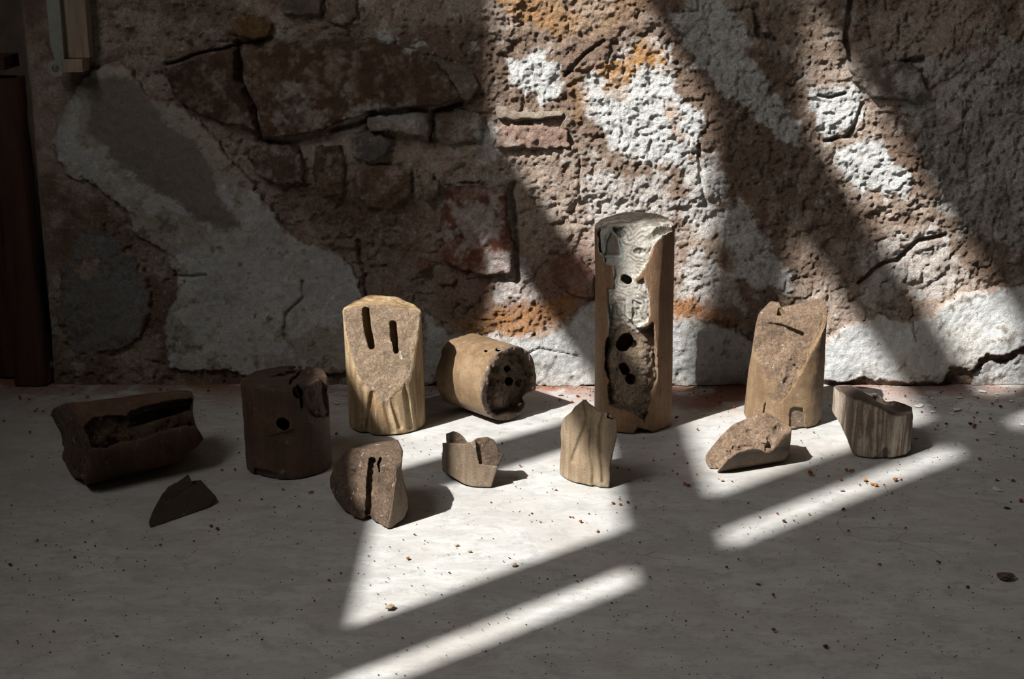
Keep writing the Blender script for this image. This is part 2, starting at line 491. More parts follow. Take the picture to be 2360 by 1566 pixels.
ORANGE = [
    ([(1150, -20), (1260, -20), (1330, 50), (1300, 90), (1220, 60), (1150, 20)], 0.75, (0.52, 0.29, 0.12)),
    ([(1260, -20), (1480, -20), (1500, 20), (1400, 80), (1300, 90)], 0.45, (0.50, 0.32, 0.18)),
    ([(1372, 160), (1432, 138), (1488, 84), (1536, 118), (1540, 170), (1490, 150), (1444, 186), (1400, 200)], 0.85, (0.55, 0.27, 0.075)),
    ([(1400, 200), (1450, 190), (1440, 240), (1400, 230)], 0.5, (0.50, 0.29, 0.13)),
    ([(1310, 190), (1342, 160), (1352, 250), (1326, 290)], 0.6, (0.48, 0.28, 0.13)),
    ([(1040, 742), (1150, 716), (1250, 700), (1336, 676), (1320, 730), (1200, 776), (1080, 768)], 0.8, (0.45, 0.22, 0.085)),
    ([(1550, 690), (1622, 706), (1702, 742), (1690, 760), (1600, 738), (1550, 722)], 0.9, (0.40, 0.19, 0.075)),
    ([(1100, 830), (1300, 860), (1375, 884), (1375, 900), (980, 892)], 0.5, (0.46, 0.24, 0.11)),
    ([(1530, 240), (1556, 250), (1580, 330), (1555, 330)], 0.5, (0.50, 0.25, 0.10)),
]
RED = [
    ([(1010, 600), (1200, 600), (1290, 680), (1200, 720), (1010, 730)], 0.55, (0.24, 0.095, 0.06)),
    ([(1270, 570), (1374, 580), (1374, 700), (1290, 710)], 0.5, (0.27, 0.12, 0.085)),
    ([(640, 430), (820, 400), (1000, 480), (960, 700), (860, 700), (760, 590)], 0.4, (0.20, 0.105, 0.07)),
    ([(1690, 640), (1745, 690), (1745, 740), (1600, 720)], 0.4, (0.34, 0.17, 0.12)),
    ([(1480, -30), (1560, -30), (1590, 40), (1530, 50)], 0.5, (0.22, 0.10, 0.06)),
]
CRACKS = [    # polyline, half width px, depth m
    ([(1985, 655), (2040, 612), (2075, 602), (2120, 562), (2185, 545)], 4, 0.010),
    ([(692, 655), (697, 690), (660, 722), (656, 770), (672, 805)], 4, 0.006),
    ([(1905, 330), (1960, 320), (1995, 240)], 4, 0.008),
    ([(545, 100), (547, 190), (585, 255), (592, 320)], 7, 0.014),
    ([(380, 150), (470, 122), (545, 104), (600, 96)], 3, 0.008),
    ([(590, 330), (640, 338)], 4, 0.007),
    ([(760, 305), (840, 282)], 5, 0.009),
    ([(1895, 218), (1920, 226), (1950, 218)], 3, 0.007),
    ([(820, 565), (838, 620), (845, 700)], 5, 0.010),
    ([(1180, 430), (1190, 560), (1194, 650)], 6, 0.012),
    ([(990, 320), (1000, 262), (1060, 240)], 5, 0.012),
    ([(1614, 340), (1620, 420), (1632, 480)], 4, 0.006),
    ([(1300, 180), (1346, 130), (1390, 100)], 4, 0.006),
    ([(400, 642), (470, 640)], 4, 0.006),
    ([(1970, 0), (1960, 90), (1980, 150), (2050, 160), (2130, 140)], 7, 0.012),
    ([(1745, 20), (1760, 80), (1800, 110)], 8, 0.010),
    ([(2100, 700), (2106, 780)], 2, 0.004),
    ([(1330, 820), (1240, 800), (1180, 830)], 2, 0.004),
]
MORTAR_A, MORTAR_B = np.array([0.56, 0.44, 0.355]), np.array([0.28, 0.195, 0.142])
LIME = np.array([0.83, 0.825, 0.80])

def wall_px(P2):
    px, py, zc = proj(P2)
    return np.clip(px, -3000, 5000), np.clip(py, -3000, 3000)
GRIT = 0.0060
def grit(P):
    return fbm(P, 0.013, 3, 3, 0.85)
def rough_relief(P):
    a = 0.010 * fbm(P, 0.22, 3, 1) + 0.0085 * fbm(P, 0.05, 3, 2) + GRIT * grit(P)
    pits = np.clip(ridged(P, 0.020, 2, 9) - 0.42, 0, 1)
    return a - 0.0065 * pits
def lean(P):
    """the wall bellies out a little towards its foot"""
    return 0.016 * sstep(0.20, 0.02, P[:, 2])
def paint_rough(P, px, py):
    """mineral colours of the rough wall"""
    n1, n2, n3 = fbm(P, 0.11, 4, 31, 0.6), fbm(P, 0.022, 4, 32, 0.7), fbm(P, 0.006, 3, 33, 0.7)
    k = sstep(-0.3, 0.3, n1 * 0.8 + n2 * 0.5)
    c = MORTAR_B + (MORTAR_A - MORTAR_B) * k[:, None]
    spk = sstep(0.12, 0.42, n2 * 0.6 + n3 * 0.75 + n1 * 0.25) * 0.45
    c = c + (LIME * 0.85 - c) * spk[:, None]
    for poly, s, col in RED:
        m = sstep(-30, 30, -polysd(px, py, poly) + 45 * n1 + 25 * n2) * s
        c = c + (np.array(col) - c) * m[:, None]
    for poly, s in WHITE:
        m = sstep(-9, 9, -polysd(px, py, poly) + 34 * n2 + 40 * n1 + 16 * n3 - 14 * (1 - s) - 6)
        m = m * np.clip(s + 0.35 * n2 + 0.35 * n3 + 0.1, 0, 1)
        c = c + (LIME - c) * m[:, None]
    for poly, s, col in ORANGE:
        m = sstep(-12, 12, -polysd(px, py, poly) + 22 * n2 + 26 * n3) * np.clip(s + 0.5 * n3, 0, 1)
        c = c + (np.array(col) - c) * m[:, None]
    return np.clip(c, 0.01, 0.9)

gx = grid_lines(DOOR_X, XR, DOOR_X, 0.80, 0.0016, 0.12)
gx[0] = DOOR_X
gz = grid_lines(0.0, CEIL, 0.0, 0.585, 0.0016, 0.12)
gz = np.unique(np.concatenate([[-0.01], gz]))
GX, GZ = np.meshgrid(gx, gz)
WP = np.stack([GX.ravel(), np.zeros(GX.size), GZ.ravel()], 1)
wpx, wpy = wall_px(WP)
H0 = rough_relief(WP) + lean(WP)
nwarp = fbm(WP, 0.03, 3, 5) * 9
for pts, hw, dep in CRACKS:
    m = (wpx > min(p[0] for p in pts) - 40) & (wpx < max(p[0] for p in pts) + 40) & (wpy > min(p[1] for p in pts) - 40) & (wpy < max(p[1] for p in pts) + 40)
    d = linesd(wpx[m] + nwarp[m], wpy[m] - nwarp[m], pts)
    H0[m] -= dep * sstep(hw * 1.8, hw * 0.4, d)
wcol = paint_rough(WP, wpx, wpy)
WV = WP.copy()
WV[:, 1] = -H0 + 0.012
near_jamb = WV[:, 0] < DOOR_X + 0.075
WV[near_jamb, 1] = np.minimum(WV[near_jamb, 1], 0.010)
wall = struct(link('wall_back', mesh_np('wall_back', WV, grid_quads(len(gx), len(gz)), {'rough': np.ones(len(WV))}, colour=wcol), M_WALL))

def patch(name, poly, proud, colour, relief, h, edge, seed, rough, speck, parent, warp=7.0):
    """a slab of stone or plaster bedded in the wall, its outline broken by noise"""
    xs, ys = [p[0] for p in poly], [p[1] for p in poly]
    a, b = at(min(xs) - 25, max(ys) + 25, 0), at(max(xs) + 25, min(ys) - 25, 0)
    x = np.arange(a[0], b[0], h)
    z = np.arange(max(a[2], 0.0), min(b[2], 0.62), h)
    X, Z = np.meshgrid(x, z)
    P = np.stack([X.ravel(), np.zeros(X.size), Z.ravel()], 1)
    px, py = wall_px(P)
    n = fbm(P, 0.04, 5, seed, 0.65)
    d = -polysd(px, py, poly) + warp * n + warp * 0.4 * fbm(P, 0.007, 2, seed + 3)
    bed = 0.010 * fbm(P, 0.22, 3, 1) + 0.0035 * fbm(P, 0.05, 2, 2) + lean(P)
    gr = 0.55 * GRIT * grit(P) * min(1.0, relief / 0.0025)
    proud = proud * 0.72
    hgt = bed + proud + gr + relief * (1.6 * fbm(P, 0.045, 3, seed + 1) + 1.0 * fbm(P, 0.012, 3, seed + 2, 0.65))
    hgt = hgt - (proud + 0.022) * (1 - sstep(-edge, edge, d))
    if name == 'plaster_patch':
        for pts, hw, dep in CRACKS:
            dd = linesd(px + 6 * n, py - 6 * n, pts)
            hgt = hgt - dep * sstep(hw * 1.6, hw * 0.3, dd)
    keep = ((d > -edge * 1.05) & (P[:, 0] > DOOR_X + 0.004)).reshape(X.shape)
    q = grid_quads(len(x), len(z))
    kf = keep.ravel()
    q = q[kf[q].all(1)]
    used = np.unique(q)
    re = np.full(len(P), -1, np.int32)
    re[used] = np.arange(len(used))
    V = P[used].copy()
    V[:, 1] = -hgt[used] + 0.012
    n2, n3, n1 = fbm(V, 0.02, 4, seed + 4, 0.7), fbm(V, 0.006, 3, seed + 5, 0.7), fbm(V, 0.10, 3, seed + 6)
    c = np.array(colour)[None] * (1 + 0.3 * n2 + 0.3 * n3 + 0.3 * n1)[:, None]
    if speck != 'plaster':
        pm = sstep(-0.15, 0.35, n2 + 0.5 * n3)[:, None] * 0.6
        c = c * (1 - pm) + paint_rough(V, px[used], py[used]) * pm
    if speck == 'plaster':
        dirt = sstep(0.12, 0.36, n2 * 0.7 + n3 * 0.5 + n1 * 0.2)
        c = c + (np.array([0.20, 0.165, 0.14]) - c) * (dirt * 0.75)[:, None]
        ochre = sstep(-0.05, 0.12, n1 + 0.6 * n2)
        c = c * (1 - ochre[:, None] * np.array([0.30, 0.36, 0.45]) * (1.0 if seed == 60 else 0.5))
        if seed == 60:        # bare grey-brown undercoat where the white skin has worn off
            worn = polysd(px[used], py[used], [(215, 190), (285, 185), (360, 262), (440, 335), (500, 430), (540, 520), (470, 520), (400, 470), (330, 430), (262, 362), (205, 300)])
            wm = sstep(-8, 8, -worn + 30 * n2 + 22 * n1 + 10 * n3)[:, None]
            c = c * (1 - wm) + np.array([0.27, 0.235, 0.195]) * (1 + 0.25 * n3)[:, None] * wm
        c = c + (np.array([0.33, 0.20, 0.13]) - c) * (sstep(edge * 1.0 + 5, edge * 0.6, d[used] + 10 * n2) * 0.75)[:, None]
    else:
        lime = sstep(0.22, 0.5, n2 * 0.7 + n3 * 0.6 + n1 * 0.2) * speck
        c = c + (LIME * 0.8 - c) * lime[:, None]
    ppx, ppy = px[used], py[used]
    if speck != 'plaster':
        for poly2, s in WHITE:
            m = sstep(-9, 9, -polysd(ppx, ppy, poly2) + 34 * n2 + 16 * n3 - 10) * np.clip(s + 0.3 * n3, 0, 1)
            c = c + (LIME - c) * m[:, None]
        for poly2, s, col2 in ORANGE:
            m = sstep(-12, 12, -polysd(ppx, ppy, poly2) + 22 * n2 + 26 * n3) * np.clip(s + 0.5 * n3, 0, 1)
            c = c + (np.array(col2) - c) * m[:, None]
    me = mesh_np(name, V, re[q], {'rough': np.full(len(V), rough)}, colour=np.clip(c, 0.008, 0.9))
    return link(name, me, M_WALL, parent)

for k, (kind, poly, th, col, rf) in enumerate(PLASTER):
    o = patch('plaster_patch', poly, th, col, 0.0012 + 0.0030 * rf, 0.0021, 14.0 if k == 1 else 3.0, 60 + 9 * k, 0.30 + 0.7 * rf, 'plaster', wall, 34.0 if k == 1 else 17.0)
    o['label'] = ['large peeling white plaster sheet', 'pitted grey plaster lump by the dark doorway', 'white plaster band along the wall foot', 'smooth white plaster at the wall foot', 'crumbling plaster under the crack at the wall foot'][k]
for k, (poly, pr, col, rl) in enumerate(STONES):
    nm = 'brick' if k == 11 else 'stone'
    o = patch(nm, poly, pr, col, rl, 0.0021, 7.0, 200 + 9 * k, 0.95, 0.35 if k > 1 else 0.18, wall, 11.0)
    if nm == 'brick':
        o['label'] = 'red brick end set in the rough wall'

# --- doorway at the left: boards below a sill, black opening above, jamb and metal stay
sill_z = float(at(60, 132, -0.01)[2])
rev = struct(boxes('wall_doorway', [((WALL_X - 0.1, 0.28, -0.02), (DOOR_X + 0.1, 0.36, CEIL)), ((DOOR_X - 0.003, 0.012, -0.01), (DOOR_X + 0.06, 0.30, CEIL)), ((WALL_X - 0.02, 0.0, 2.1), (DOOR_X + 0.01, 0.30, CEIL))], M_MASONRY))
door = struct(bpy.data.objects.new('door_1', None))
COL.objects.link(door)
xs = [WALL_X, -0.99, -0.90, -0.805, -0.735]
for i in range(4):
    boxes('board', [((xs[i] + 0.002, 0.015 + 0.006 * (i % 2), 0.004), (xs[i + 1] - 0.002, 0.045, sill_z - 0.02))], M_DARKWOOD, door)
s_ = boxes('sill', [((WALL_X, -0.004, sill_z - 0.018), (DOOR_X - 0.03, 0.06, sill_z))], M_DARKWOOD, door)
# the rough wooden post by the doorway
def post():
    n, m = 90, 28
    V, Q = [], []
    for i in range(n):
        z = 0.002 + (sill_z - 0.03) * i / (n - 1)
        for j in range(m):
            a = 2 * math.pi * j / m
            ca, sa = math.cos(a), math.sin(a)
            r = 1 / max(abs(ca), abs(sa)) * 0.5 + 0.5
            V.append((-0.705 + 0.024 * r * ca, 0.004 + 0.02 * r * sa, z))
        if i:
            for j in range(m):
                b = (i - 1) * m
                Q.append([b + j, b + (j + 1) % m, b + m + (j + 1) % m, b + m + j])
    V = np.array(V)
    nn = fbm(V * np.array([1, 1, 0.25]), 0.012, 3, 77) * 0.005
    V[:, 0] += nn
    V[:, 1] += fbm(V * np.array([1, 1, 0.25]), 0.012, 3, 79) * 0.005
    o = link('post', mesh_np('post', V, Q), M_DARKWOOD, door)
post()
win = struct(bpy.data.objects.new('window_1', None))
COL.objects.link(win)
def quad_px(name, pts, y, th, mat, parent):
    """flat bar whose face lies on the plane Y = y, with real thickness"""
    f = [at(px, py, y) for px, py in pts]
    n = len(f)
    me = bpy.data.meshes.new(name)
    V = [tuple(p) for p in f] + [(p[0], p[1] + th, p[2]) for p in f]
    faces = [tuple(range(n))[::-1], tuple(range(n, 2 * n))] + [(i, (i + 1) % n, n + (i + 1) % n, n + i) for i in range(n)]
    me.from_pydata(V, [], faces)
    me.update()
    return link(name, me, mat, parent)
j1, j2 = at(150, 130, -0.012), at(196, -60, -0.012)
top_z = 0.95
boxes('jamb', [((j1[0], -0.012, j1[2] - 0.002), (j2[0] - 0.003, 0.04, top_z))], M_PALEWOOD, win)
a_ = at(234, 150, -0.01)
boxes('ledge', [((j1[0] - 0.002, -0.026, j1[2] - 0.02), (a_[0] - 0.022, 0.02, j1[2] - 0.003))], M_PALEWOOD, win)
# metal stay ending in an eye
def stay():
    y = -0.022
    c = at(128, 158, y)
    R, r = 0.0115, 0.0052
    tl, tr = at(118, 0, y), at(149, 0, y)
    n = 40
    V, Q = [], []
    outer, inner = [], []
    for i in range(n):
        a = 2 * math.pi * i / n + math.pi / 4
        outer.append((c[0] + R * math.cos(a), c[2] + R * math.sin(a)))
        inner.append((c[0] + r * math.cos(a), c[2] + r * math.sin(a)))
    for yy in (y, y + 0.006):
        for p in outer + inner:
            V.append((p[0], yy, p[1]))
    o2 = 2 * n
    for i in range(n):
        j = (i + 1) % n
        Q += [[i, n + i, n + j, j], [o2 + i, o2 + j, o2 + n + j, o2 + n + i], [i, j, o2 + j, o2 + i], [n + i, o2 + n + i, o2 + n + j, n + j]]
    b = len(V)
    x0b, x1b = c[0] + 0.002, c[0] + 0.0125
    zt = top_z
    pr = [(x0b, c[2] + 0.006), (x1b, c[2] - 0.004), (x1b + (tr[0] - x1b) * 1.0, zt), (tl[0] - 0.001, zt)]
    kz = [(x0b, c[2] + 0.007), (x1b, c[2] - 0.002), (x1b + 0.001, zt), (x1b - 0.019, zt), (x1b - 0.017, c[2] + 0.03), ]
    for yy in (y + 0.0004, y + 0.0056):
        for p in kz:
            V.append((p[0], yy, p[1]))
    m = len(kz)
    me = bpy.data.meshes.new('metal_stay')
    faces = [tuple(q) for q in Q] + [tuple(b + i for i in range(m)), tuple(b + m + i for i in range(m))[::-1]]
    faces += [(b + i, b + m + i, b + m + (i + 1) % m, b + (i + 1) % m) for i in range(m)]
    me.from_pydata(V, [], faces)
    me.update()
    link('metal_stay', me, M_METAL, win)
stay()

# --- left wall with its window, and the rest of the room
TH = 0.016
wl_ = struct(boxes('wall_left', [((WALL_X - TH, YF, -0.02), (WALL_X, WY0, CEIL)), ((WALL_X - TH, WY1, -0.02), (WALL_X, 0.34, CEIL)),
                                 ((WALL_X - TH, WY0, -0.02), (WALL_X, WY1, WZ0)), ((WALL_X - TH, WY0, WZ1), (WALL_X, WY1, CEIL))], M_ROOM))
w2 = struct(bpy.data.objects.new('window_2', None))
COL.objects.link(w2)
def win_bar(name, y0, y1, z0, z1):
    boxes(name, [((WALL_X - 0.012, y0, z0), (WALL_X, y1, z1))], M_FRAME, w2)
win_bar('mullion', win_y(COLS[1][1]), win_y(COLS[0][0]), WZ0, WZ1)
win_bar('mullion', win_y(COLS[2][1]), win_y(COLS[1][0]), WZ0, WZ1)
for (r0, r1) in zip(ROWS[:-1], ROWS[1:]):
    for c0, c1 in COLS:
        win_bar('transom', win_y(c0), win_y(c1), win_z(r0[1]), win_z(r1[0]))
struct(boxes('wall_right', [((XR, YF, -0.02), (XR + 0.1, 0.34, CEIL))], M_ROOM))
struct(boxes('wall_front', [((WALL_X - TH, YF - 0.1, -0.02), (XR, YF, CEIL))], M_ROOM))
struct(boxes('ceiling', [((WALL_X - TH, YF, CEIL), (XR + 0.1, 0.34, CEIL + 0.1))], M_ROOM))

# ------------------------------------------------------------------ the clay pieces
R0 = 0.0525
def cyl_base(mid, front, R):
    p = fl(mid, front)
    y = p[1] + R
    # x that puts the axis foot at the pixel column
    zc = (y - CAM_Y) * CP + CAM_H * SP
    return np.array([(mid - 1180) / F_PX * zc, y, 0.0])
def axis_to(b, top_mid, z):
    zc = (b[1] - CAM_Y) * CP - (z - CAM_H) * SP
    t = np.array([(top_mid - 1180) / F_PX * zc, b[1], z])
    a = t - b
    return a / np.linalg.norm(a)
def rad(P, b, a):
    q = P - b
    t = q @ a
    return np.linalg.norm(q - t[:, None] * a, axis=1), t
def sil(pr, poly):
    return polysd(pr[0], pr[1], poly) * pr[2] / F_PX
def smax(a, b, k):
    h = np.clip(0.5 + 0.5 * (a - b) / k, 0, 1)
    return b + (a - b) * h + k * h * (1 - h)
def plane(P, p, n):
    n = np.array(n, float)
    return (P - np.array(p)) @ (n / np.linalg.norm(n))
def recess(d, skin, region, depth):
    """take material away inside a region down to a depth below the skin"""
    return np.maximum(d, -np.maximum(region, -skin - depth))

def sculpt(name, lo, hi, fn, h, mat, label, cat, base, extra=None, group='broken clay cylinders and shards on the floor'):
    lo, hi = np.array(lo), np.array(hi)
    n = np.ceil((hi - lo) / h).astype(int) + 1
    ax = [lo[i] + np.arange(n[i]) * h for i in range(3)]
    G = np.stack(np.meshgrid(*ax, indexing='ij'), -1).reshape(-1, 3)
    d = np.full(len(G), 1.0, np.float32)
    # a coarse pass on every second sample finds the shell worth refining
    d0 = fn(G, False)[0]
    band = np.abs(d0) < 0.012
    d[:] = d0
    d1 = fn(G[band], True)[0]
    d[band] = d1
    D = d.reshape(n)
    D[0], D[-1], D[:, 0], D[:, -1], D[:, :, 0], D[:, :, -1] = 1, 1, 1, 1, 1, 1
    V, Q = surface_nets(D, lo, h)
    res = fn(V, True)
    at_ = {'frac': res[1], 'pale': res[2]}
    if len(res) > 3:
        at_.update(res[3])
    me = mesh_np(name, V - base, Q, at_)
    o = link(name, me, mat, None, tuple(base))
    tag(o, label, cat)
    return o
FLOOR_Z = 0.0004
def fracmask(skin):
    return sstep(0.0004, 0.0022, np.abs(skin))

M_TAN = clay('tan_clay', (0.29, 0.178, 0.084), (0.50, 0.378, 0.225), (0.239, 0.165, 0.105), (0.403, 0.297, 0.199), 0.85, 0.85, 0.55)
M_DARK = clay('dark_clay', (0.088, 0.043, 0.024), (0.155, 0.082, 0.047), (0.07, 0.038, 0.024), (0.17, 0.105, 0.066), 0.75, 0.5, 0.5)
M_BROWN = clay('brown_clay', (0.185, 0.112, 0.056), (0.285, 0.19, 0.105), (0.178, 0.117, 0.076), (0.334, 0.236, 0.160), 0.9, 0.5, 0.5)
M_COLUMN = clay('column_clay', (0.215, 0.115, 0.056), (0.31, 0.185, 0.10), (0.185, 0.128, 0.085), (0.375, 0.284, 0.199), 0.7, 0.6, 0.55)
M_GREYB = clay('weathered_clay', (0.188, 0.131, 0.090), (0.588, 0.497, 0.392), (0.12, 0.085, 0.06), (0.21, 0.155, 0.115), 0.4, 0.92, 0.6)
M_SHARD = clay('shard_clay', (0.165, 0.115, 0.075), (0.235, 0.175, 0.12), (0.109, 0.071, 0.047), (0.211, 0.145, 0.098), 0.9, 0.5, 0.65, 0.3)
M_BLACK = clay('dark_shard_clay', (0.051, 0.034, 0.024), (0.088, 0.061, 0.044), (0.051, 0.035, 0.026), (0.092, 0.067, 0.048), 0.5, 0.5, 0.6)
HV = 0.0013

# D: sunlit cylinder with the two slots
def make_slotted():
    R = 0.0522
    b = cyl_base(893, 1005, R)
    a = axis_to(b, 881, 0.155)
    zt = float(at(886, 686, b[1] + R * 0.93)[2])
    cut_n = (0.03, -0.925, 0.38)
    cut_p = b + np.array([0, -0.009, zt - 0.008])
    vb = [(792, 700), (972, 700), (968, 815), (950, 850), (930, 880), (902, 918), (870, 900), (838, 882), (815, 850), (800, 800)]
    def fn(P, det):
        pr = proj(P)
        r, t = rad(P, b, a)
        skin = r - R
        d = skin
        n1 = rock(P, 0.018, 4, 3, 0.62) if det else 0
        n2 = vnoise(P, 0.05, 8) if det else 0
        ang = np.arctan2(P[:, 0] - b[0], -(P[:, 1] - b[1]))
        # flutes in the lower skin
        if det:
            fz = sstep(0.105, 0.03, P[:, 2])
            flu = 0
            for x0, y0, x1, y1, wd, dp in ((862, 905, 846, 1004, 8, 0.0055), (836, 880, 838, 1000, 4, 0.0022), (884, 915, 905, 995, 6, 0.003), (902, 920, 922, 985, 5, 0.003), (932, 880, 945, 985, 5, 0.0026), (955, 860, 964, 985, 4, 0.0014)):
                dl = linesd(pr[0], pr[1], [(x0, y0), (x1, y1)])
                flu = np.maximum(flu, dp * sstep(wd * 1.7, wd * 0.2, dl))
            d = d + flu * (P[:, 1] < b[1]) + 0.0006 * n2
        cut = plane(P, cut_p, cut_n) + (0.0035 * n1 + 0.003 * n2 if det else 0)
        d = np.maximum(d, np.where(P[:, 2] > 0.02, cut, -1))
        side = plane(P, b + np.array([0.036, -0.040, 0.11]), (0.55, -0.75, 0.30)) + 0.002 * n1
        d = np.maximum(d, side)
        top = P[:, 2] - zt - 0.004 + 3.2 * (P[:, 0] - b[0] + 0.012) ** 2 + 0.0025 * n1
        d = smax(d, top, 0.003)
        for pts, rp in (([(843, 716), (849, 765), (857, 799)], 8), ([(906, 748), (909, 785), (913, 810)], 7)):
            dl = (linesd(pr[0], pr[1], pts) - rp - (2.5 * n1 if det else 0)) * pr[2] / F_PX
            d = np.maximum(d, -np.maximum(dl, np.abs(P[:, 1] - (b[1] - 0.03)) - 0.042))
        d = smax(d, FLOOR_Z - P[:, 2], 0.002)
        frac = fracmask(skin) * sstep(-0.0045, -0.001, cut) + 0.6 * fracmask(P[:, 2] - 1) * 0
        return d, np.clip(frac, 0, 1), np.zeros(len(P))
    sculpt('clay_cylinder', b + (-0.065, -0.06, -0.004), b + (0.065, 0.062, zt + 0.012), fn, HV, M_TAN,
           'sunlit tan clay cylinder with two long slots cut into its flattened face', 'clay cylinder', b)
make_slotted()

# H: tall column
def make_column():
    R = 0.0522
    b = cyl_base(1459, 1001, R)
    a = axis_to(b, 1463, 0.27)
    zt = float(at(1460, 487, b[1] + R * 0.9)[2])
    up = [(1376, 515), (1549, 508), (1549, 532), (1510, 562), (1500, 600), (1482, 625), (1462, 642), (1468, 660), (1486, 630), (1492, 690), (1496, 745), (1440, 770), (1400, 760), (1398, 720), (1404, 668), (1424, 672), (1416, 650), (1410, 612), (1392, 606), (1380, 580)]
    lowr = [(1397, 745), (1412, 700), (1470, 750), (1490, 752), (1508, 738), (1515, 780), (1514, 870), (1502, 930), (1492, 985), (1455, 958), (1405, 935), (1396, 905), (1400, 880), (1390, 850)]
    pale = [(1376, 505), (1549, 500), (1549, 532), (1505, 570), (1490, 620), (1460, 645), (1475, 668), (1440, 685), (1416, 655), (1410, 612), (1392, 606), (1378, 580)]
    pale2 = [(1404, 668), (1424, 672), (1450, 685), (1486, 640), (1495, 690), (1495, 745), (1470, 770), (1440, 745), (1420, 755), (1398, 790), (1398, 720)]
    def fn(P, det):
        pr = proj(P)
        r, t = rad(P, b, a)
        skin = r - R + (0.0007 * vnoise(P, 0.06, 4) if det else 0)
        n1 = rock(P, 0.016, 4, 13, 0.62) if det else 0
        n2 = vnoise(P, 0.035, 18) if det else 0
        d = skin
        front = P[:, 1] - b[1] + 0.006
        # a slight flat down the right side
        d = np.maximum(d, plane(P, b + np.array([0.0350, -0.0350, 0]), (0.72, -0.69, 0)))
        ru = np.maximum(sil(pr, up) + 0.0045 * n1, front)
        d = recess(d, skin, ru, 0.0042 + 0.003 * n1 + 0.002 * n2)
        rl = np.maximum(sil(pr, lowr) + 0.0045 * n1, front)
        d = recess(d, skin, rl, 0.0095 + 0.0065 * n1 + 0.004 * n2)
        # a sloping chop at the head of the face
        chop = plane(P, at(1460, 530, b[1] - R + 0.012), (-0.10, -0.93, 0.34)) + 0.002 * n1
        d = np.maximum(d, np.where(P[:, 2] > 0.16, chop, -1))
        for pts, rp, dp in (([(1440, 643), (1448, 647)], 9, 0.04), ([(1436, 795), (1443, 785)], 16, 0.045), ([(1456, 792), (1458, 793)], 9, 0.03), ([(1436, 845), (1442, 855)], 10, 0.04), ([(1453, 873), (1454, 875)], 11, 0.04),
                            ([(1424, 850), (1422, 880)], 4, 0.022)):
            dl = (linesd(pr[0], pr[1], pts) - rp - (1.6 * n1 if det else 0)) * pr[2] / F_PX
            d = np.maximum(d, -np.maximum(dl, P[:, 1] - (b[1] - R + dp)))
        f_trap = polysd(pr[0], pr[1], [(1408, 534), (1424, 548), (1430, 590), (1394, 590), (1398, 556)])
        f_box = polysd(pr[0], pr[1], [(1408, 688), (1444, 690), (1446, 738), (1410, 735)])
        f_box2 = polysd(pr[0], pr[1], [(1458, 690), (1478, 700), (1476, 735), (1456, 738)])
        f_hole = np.hypot(pr[0] - 1444, pr[1] - 646) - 11
        f_eye = np.hypot((pr[0] - 1474) / 1.8, pr[1] - 580) - 8
        for f, dp in ((f_trap, 0.0065), (f_box, 0.0055), (f_box2, 0.006), (f_eye, 0.007)):
            d = np.maximum(d, -np.maximum(f * pr[2] / F_PX, np.maximum(-skin - dp - 0.004 * n1, front)))
        dkh = polysd(pr[0], pr[1], [(1410, 526), (1462, 520), (1440, 545), (1428, 550)]) * pr[2] / F_PX
        d = np.maximum(d, -np.maximum(dkh, np.maximum(-skin - 0.013, front)))
        top = P[:, 2] - zt + 0.10 * (P[:, 1] - b[1]) * 0 + 2.6 * (P[:, 0] - b[0] - 0.004) ** 2 + 0.002 * n1
        d = smax(d, top, 0.003)
        bot = np.maximum(sil(pr, [(1455, 1010), (1470, 986), (1500, 994), (1500, 1012)]), P[:, 1] - b[1])
        d = np.maximum(d, -np.maximum(bot, -skin - 0.03))
        d = smax(d, FLOOR_Z - P[:, 2], 0.002)
        fr = fracmask(skin) * np.maximum(sstep(0.003, -0.001, np.minimum(ru, rl)), sstep(-0.004, -0.001, chop) * (P[:, 2] > 0.16))
        nn = 0.002 * n1
        pm = sstep(0.0012, -0.0012, np.minimum(sil(pr, pale), sil(pr, pale2)) + nn) * (front < 0.01)
        pm = np.maximum(pm, 0.55 * sstep(-0.004, -0.001, top))
        ex = {}
        if det:
            wv = 7 * vnoise(P, 0.012, 201) + 3 * vnoise(P, 0.005, 202)
            diag = np.abs((pr[0] - 1545) * 0.50 + (pr[1] - 520) * 0.866) * 1.0
            f = np.minimum(np.minimum(np.abs(f_trap), np.minimum(np.abs(f_box), np.abs(f_box2))), np.minimum(np.abs(f_hole), np.abs(f_eye)))
            f = np.minimum(f, np.where(pr[0] > 1448, diag + 6, 999)) + wv
            cyc = ((f + 4 * vnoise(P, 0.02, 205)) / (9.0 + 3.0 * vnoise(P, 0.03, 206))) % 1.0
            vein = sstep(0.30, 0.06, np.abs(cyc - 0.5)) * sstep(-0.6, 0.15, vnoise(P, 0.014, 203)) * (0.75 + 0.25 * vnoise(P, 0.004, 204))
            inside = sstep(0.5, -2, f_trap) * 0.75
            vein = np.maximum(vein, inside)
            vein = np.maximum(vein, sstep(-0.004, -0.001, top) * sstep(0.1, 0.5, np.sin((pr[0] * 0.25 + pr[1]) / 3.2 + wv * 0.5)) * 0.8)
            mint = sstep(4.2, 2.0, np.abs(f_trap - 6 + 0.4 * wv)) * 0.9
            ex = {'vein': np.clip(vein, 0, 1), 'mint': mint}
        return d, np.clip(fr, 0, 1), np.clip(pm, 0, 1), ex
    sculpt('clay_cylinder', b + (-0.062, -0.06, -0.004), b + (0.062, 0.06, zt + 0.012), fn, HV, M_COLUMN,
           'tallest brown clay cylinder with pale marbled face and round holes', 'clay cylinder', b)
make_column()

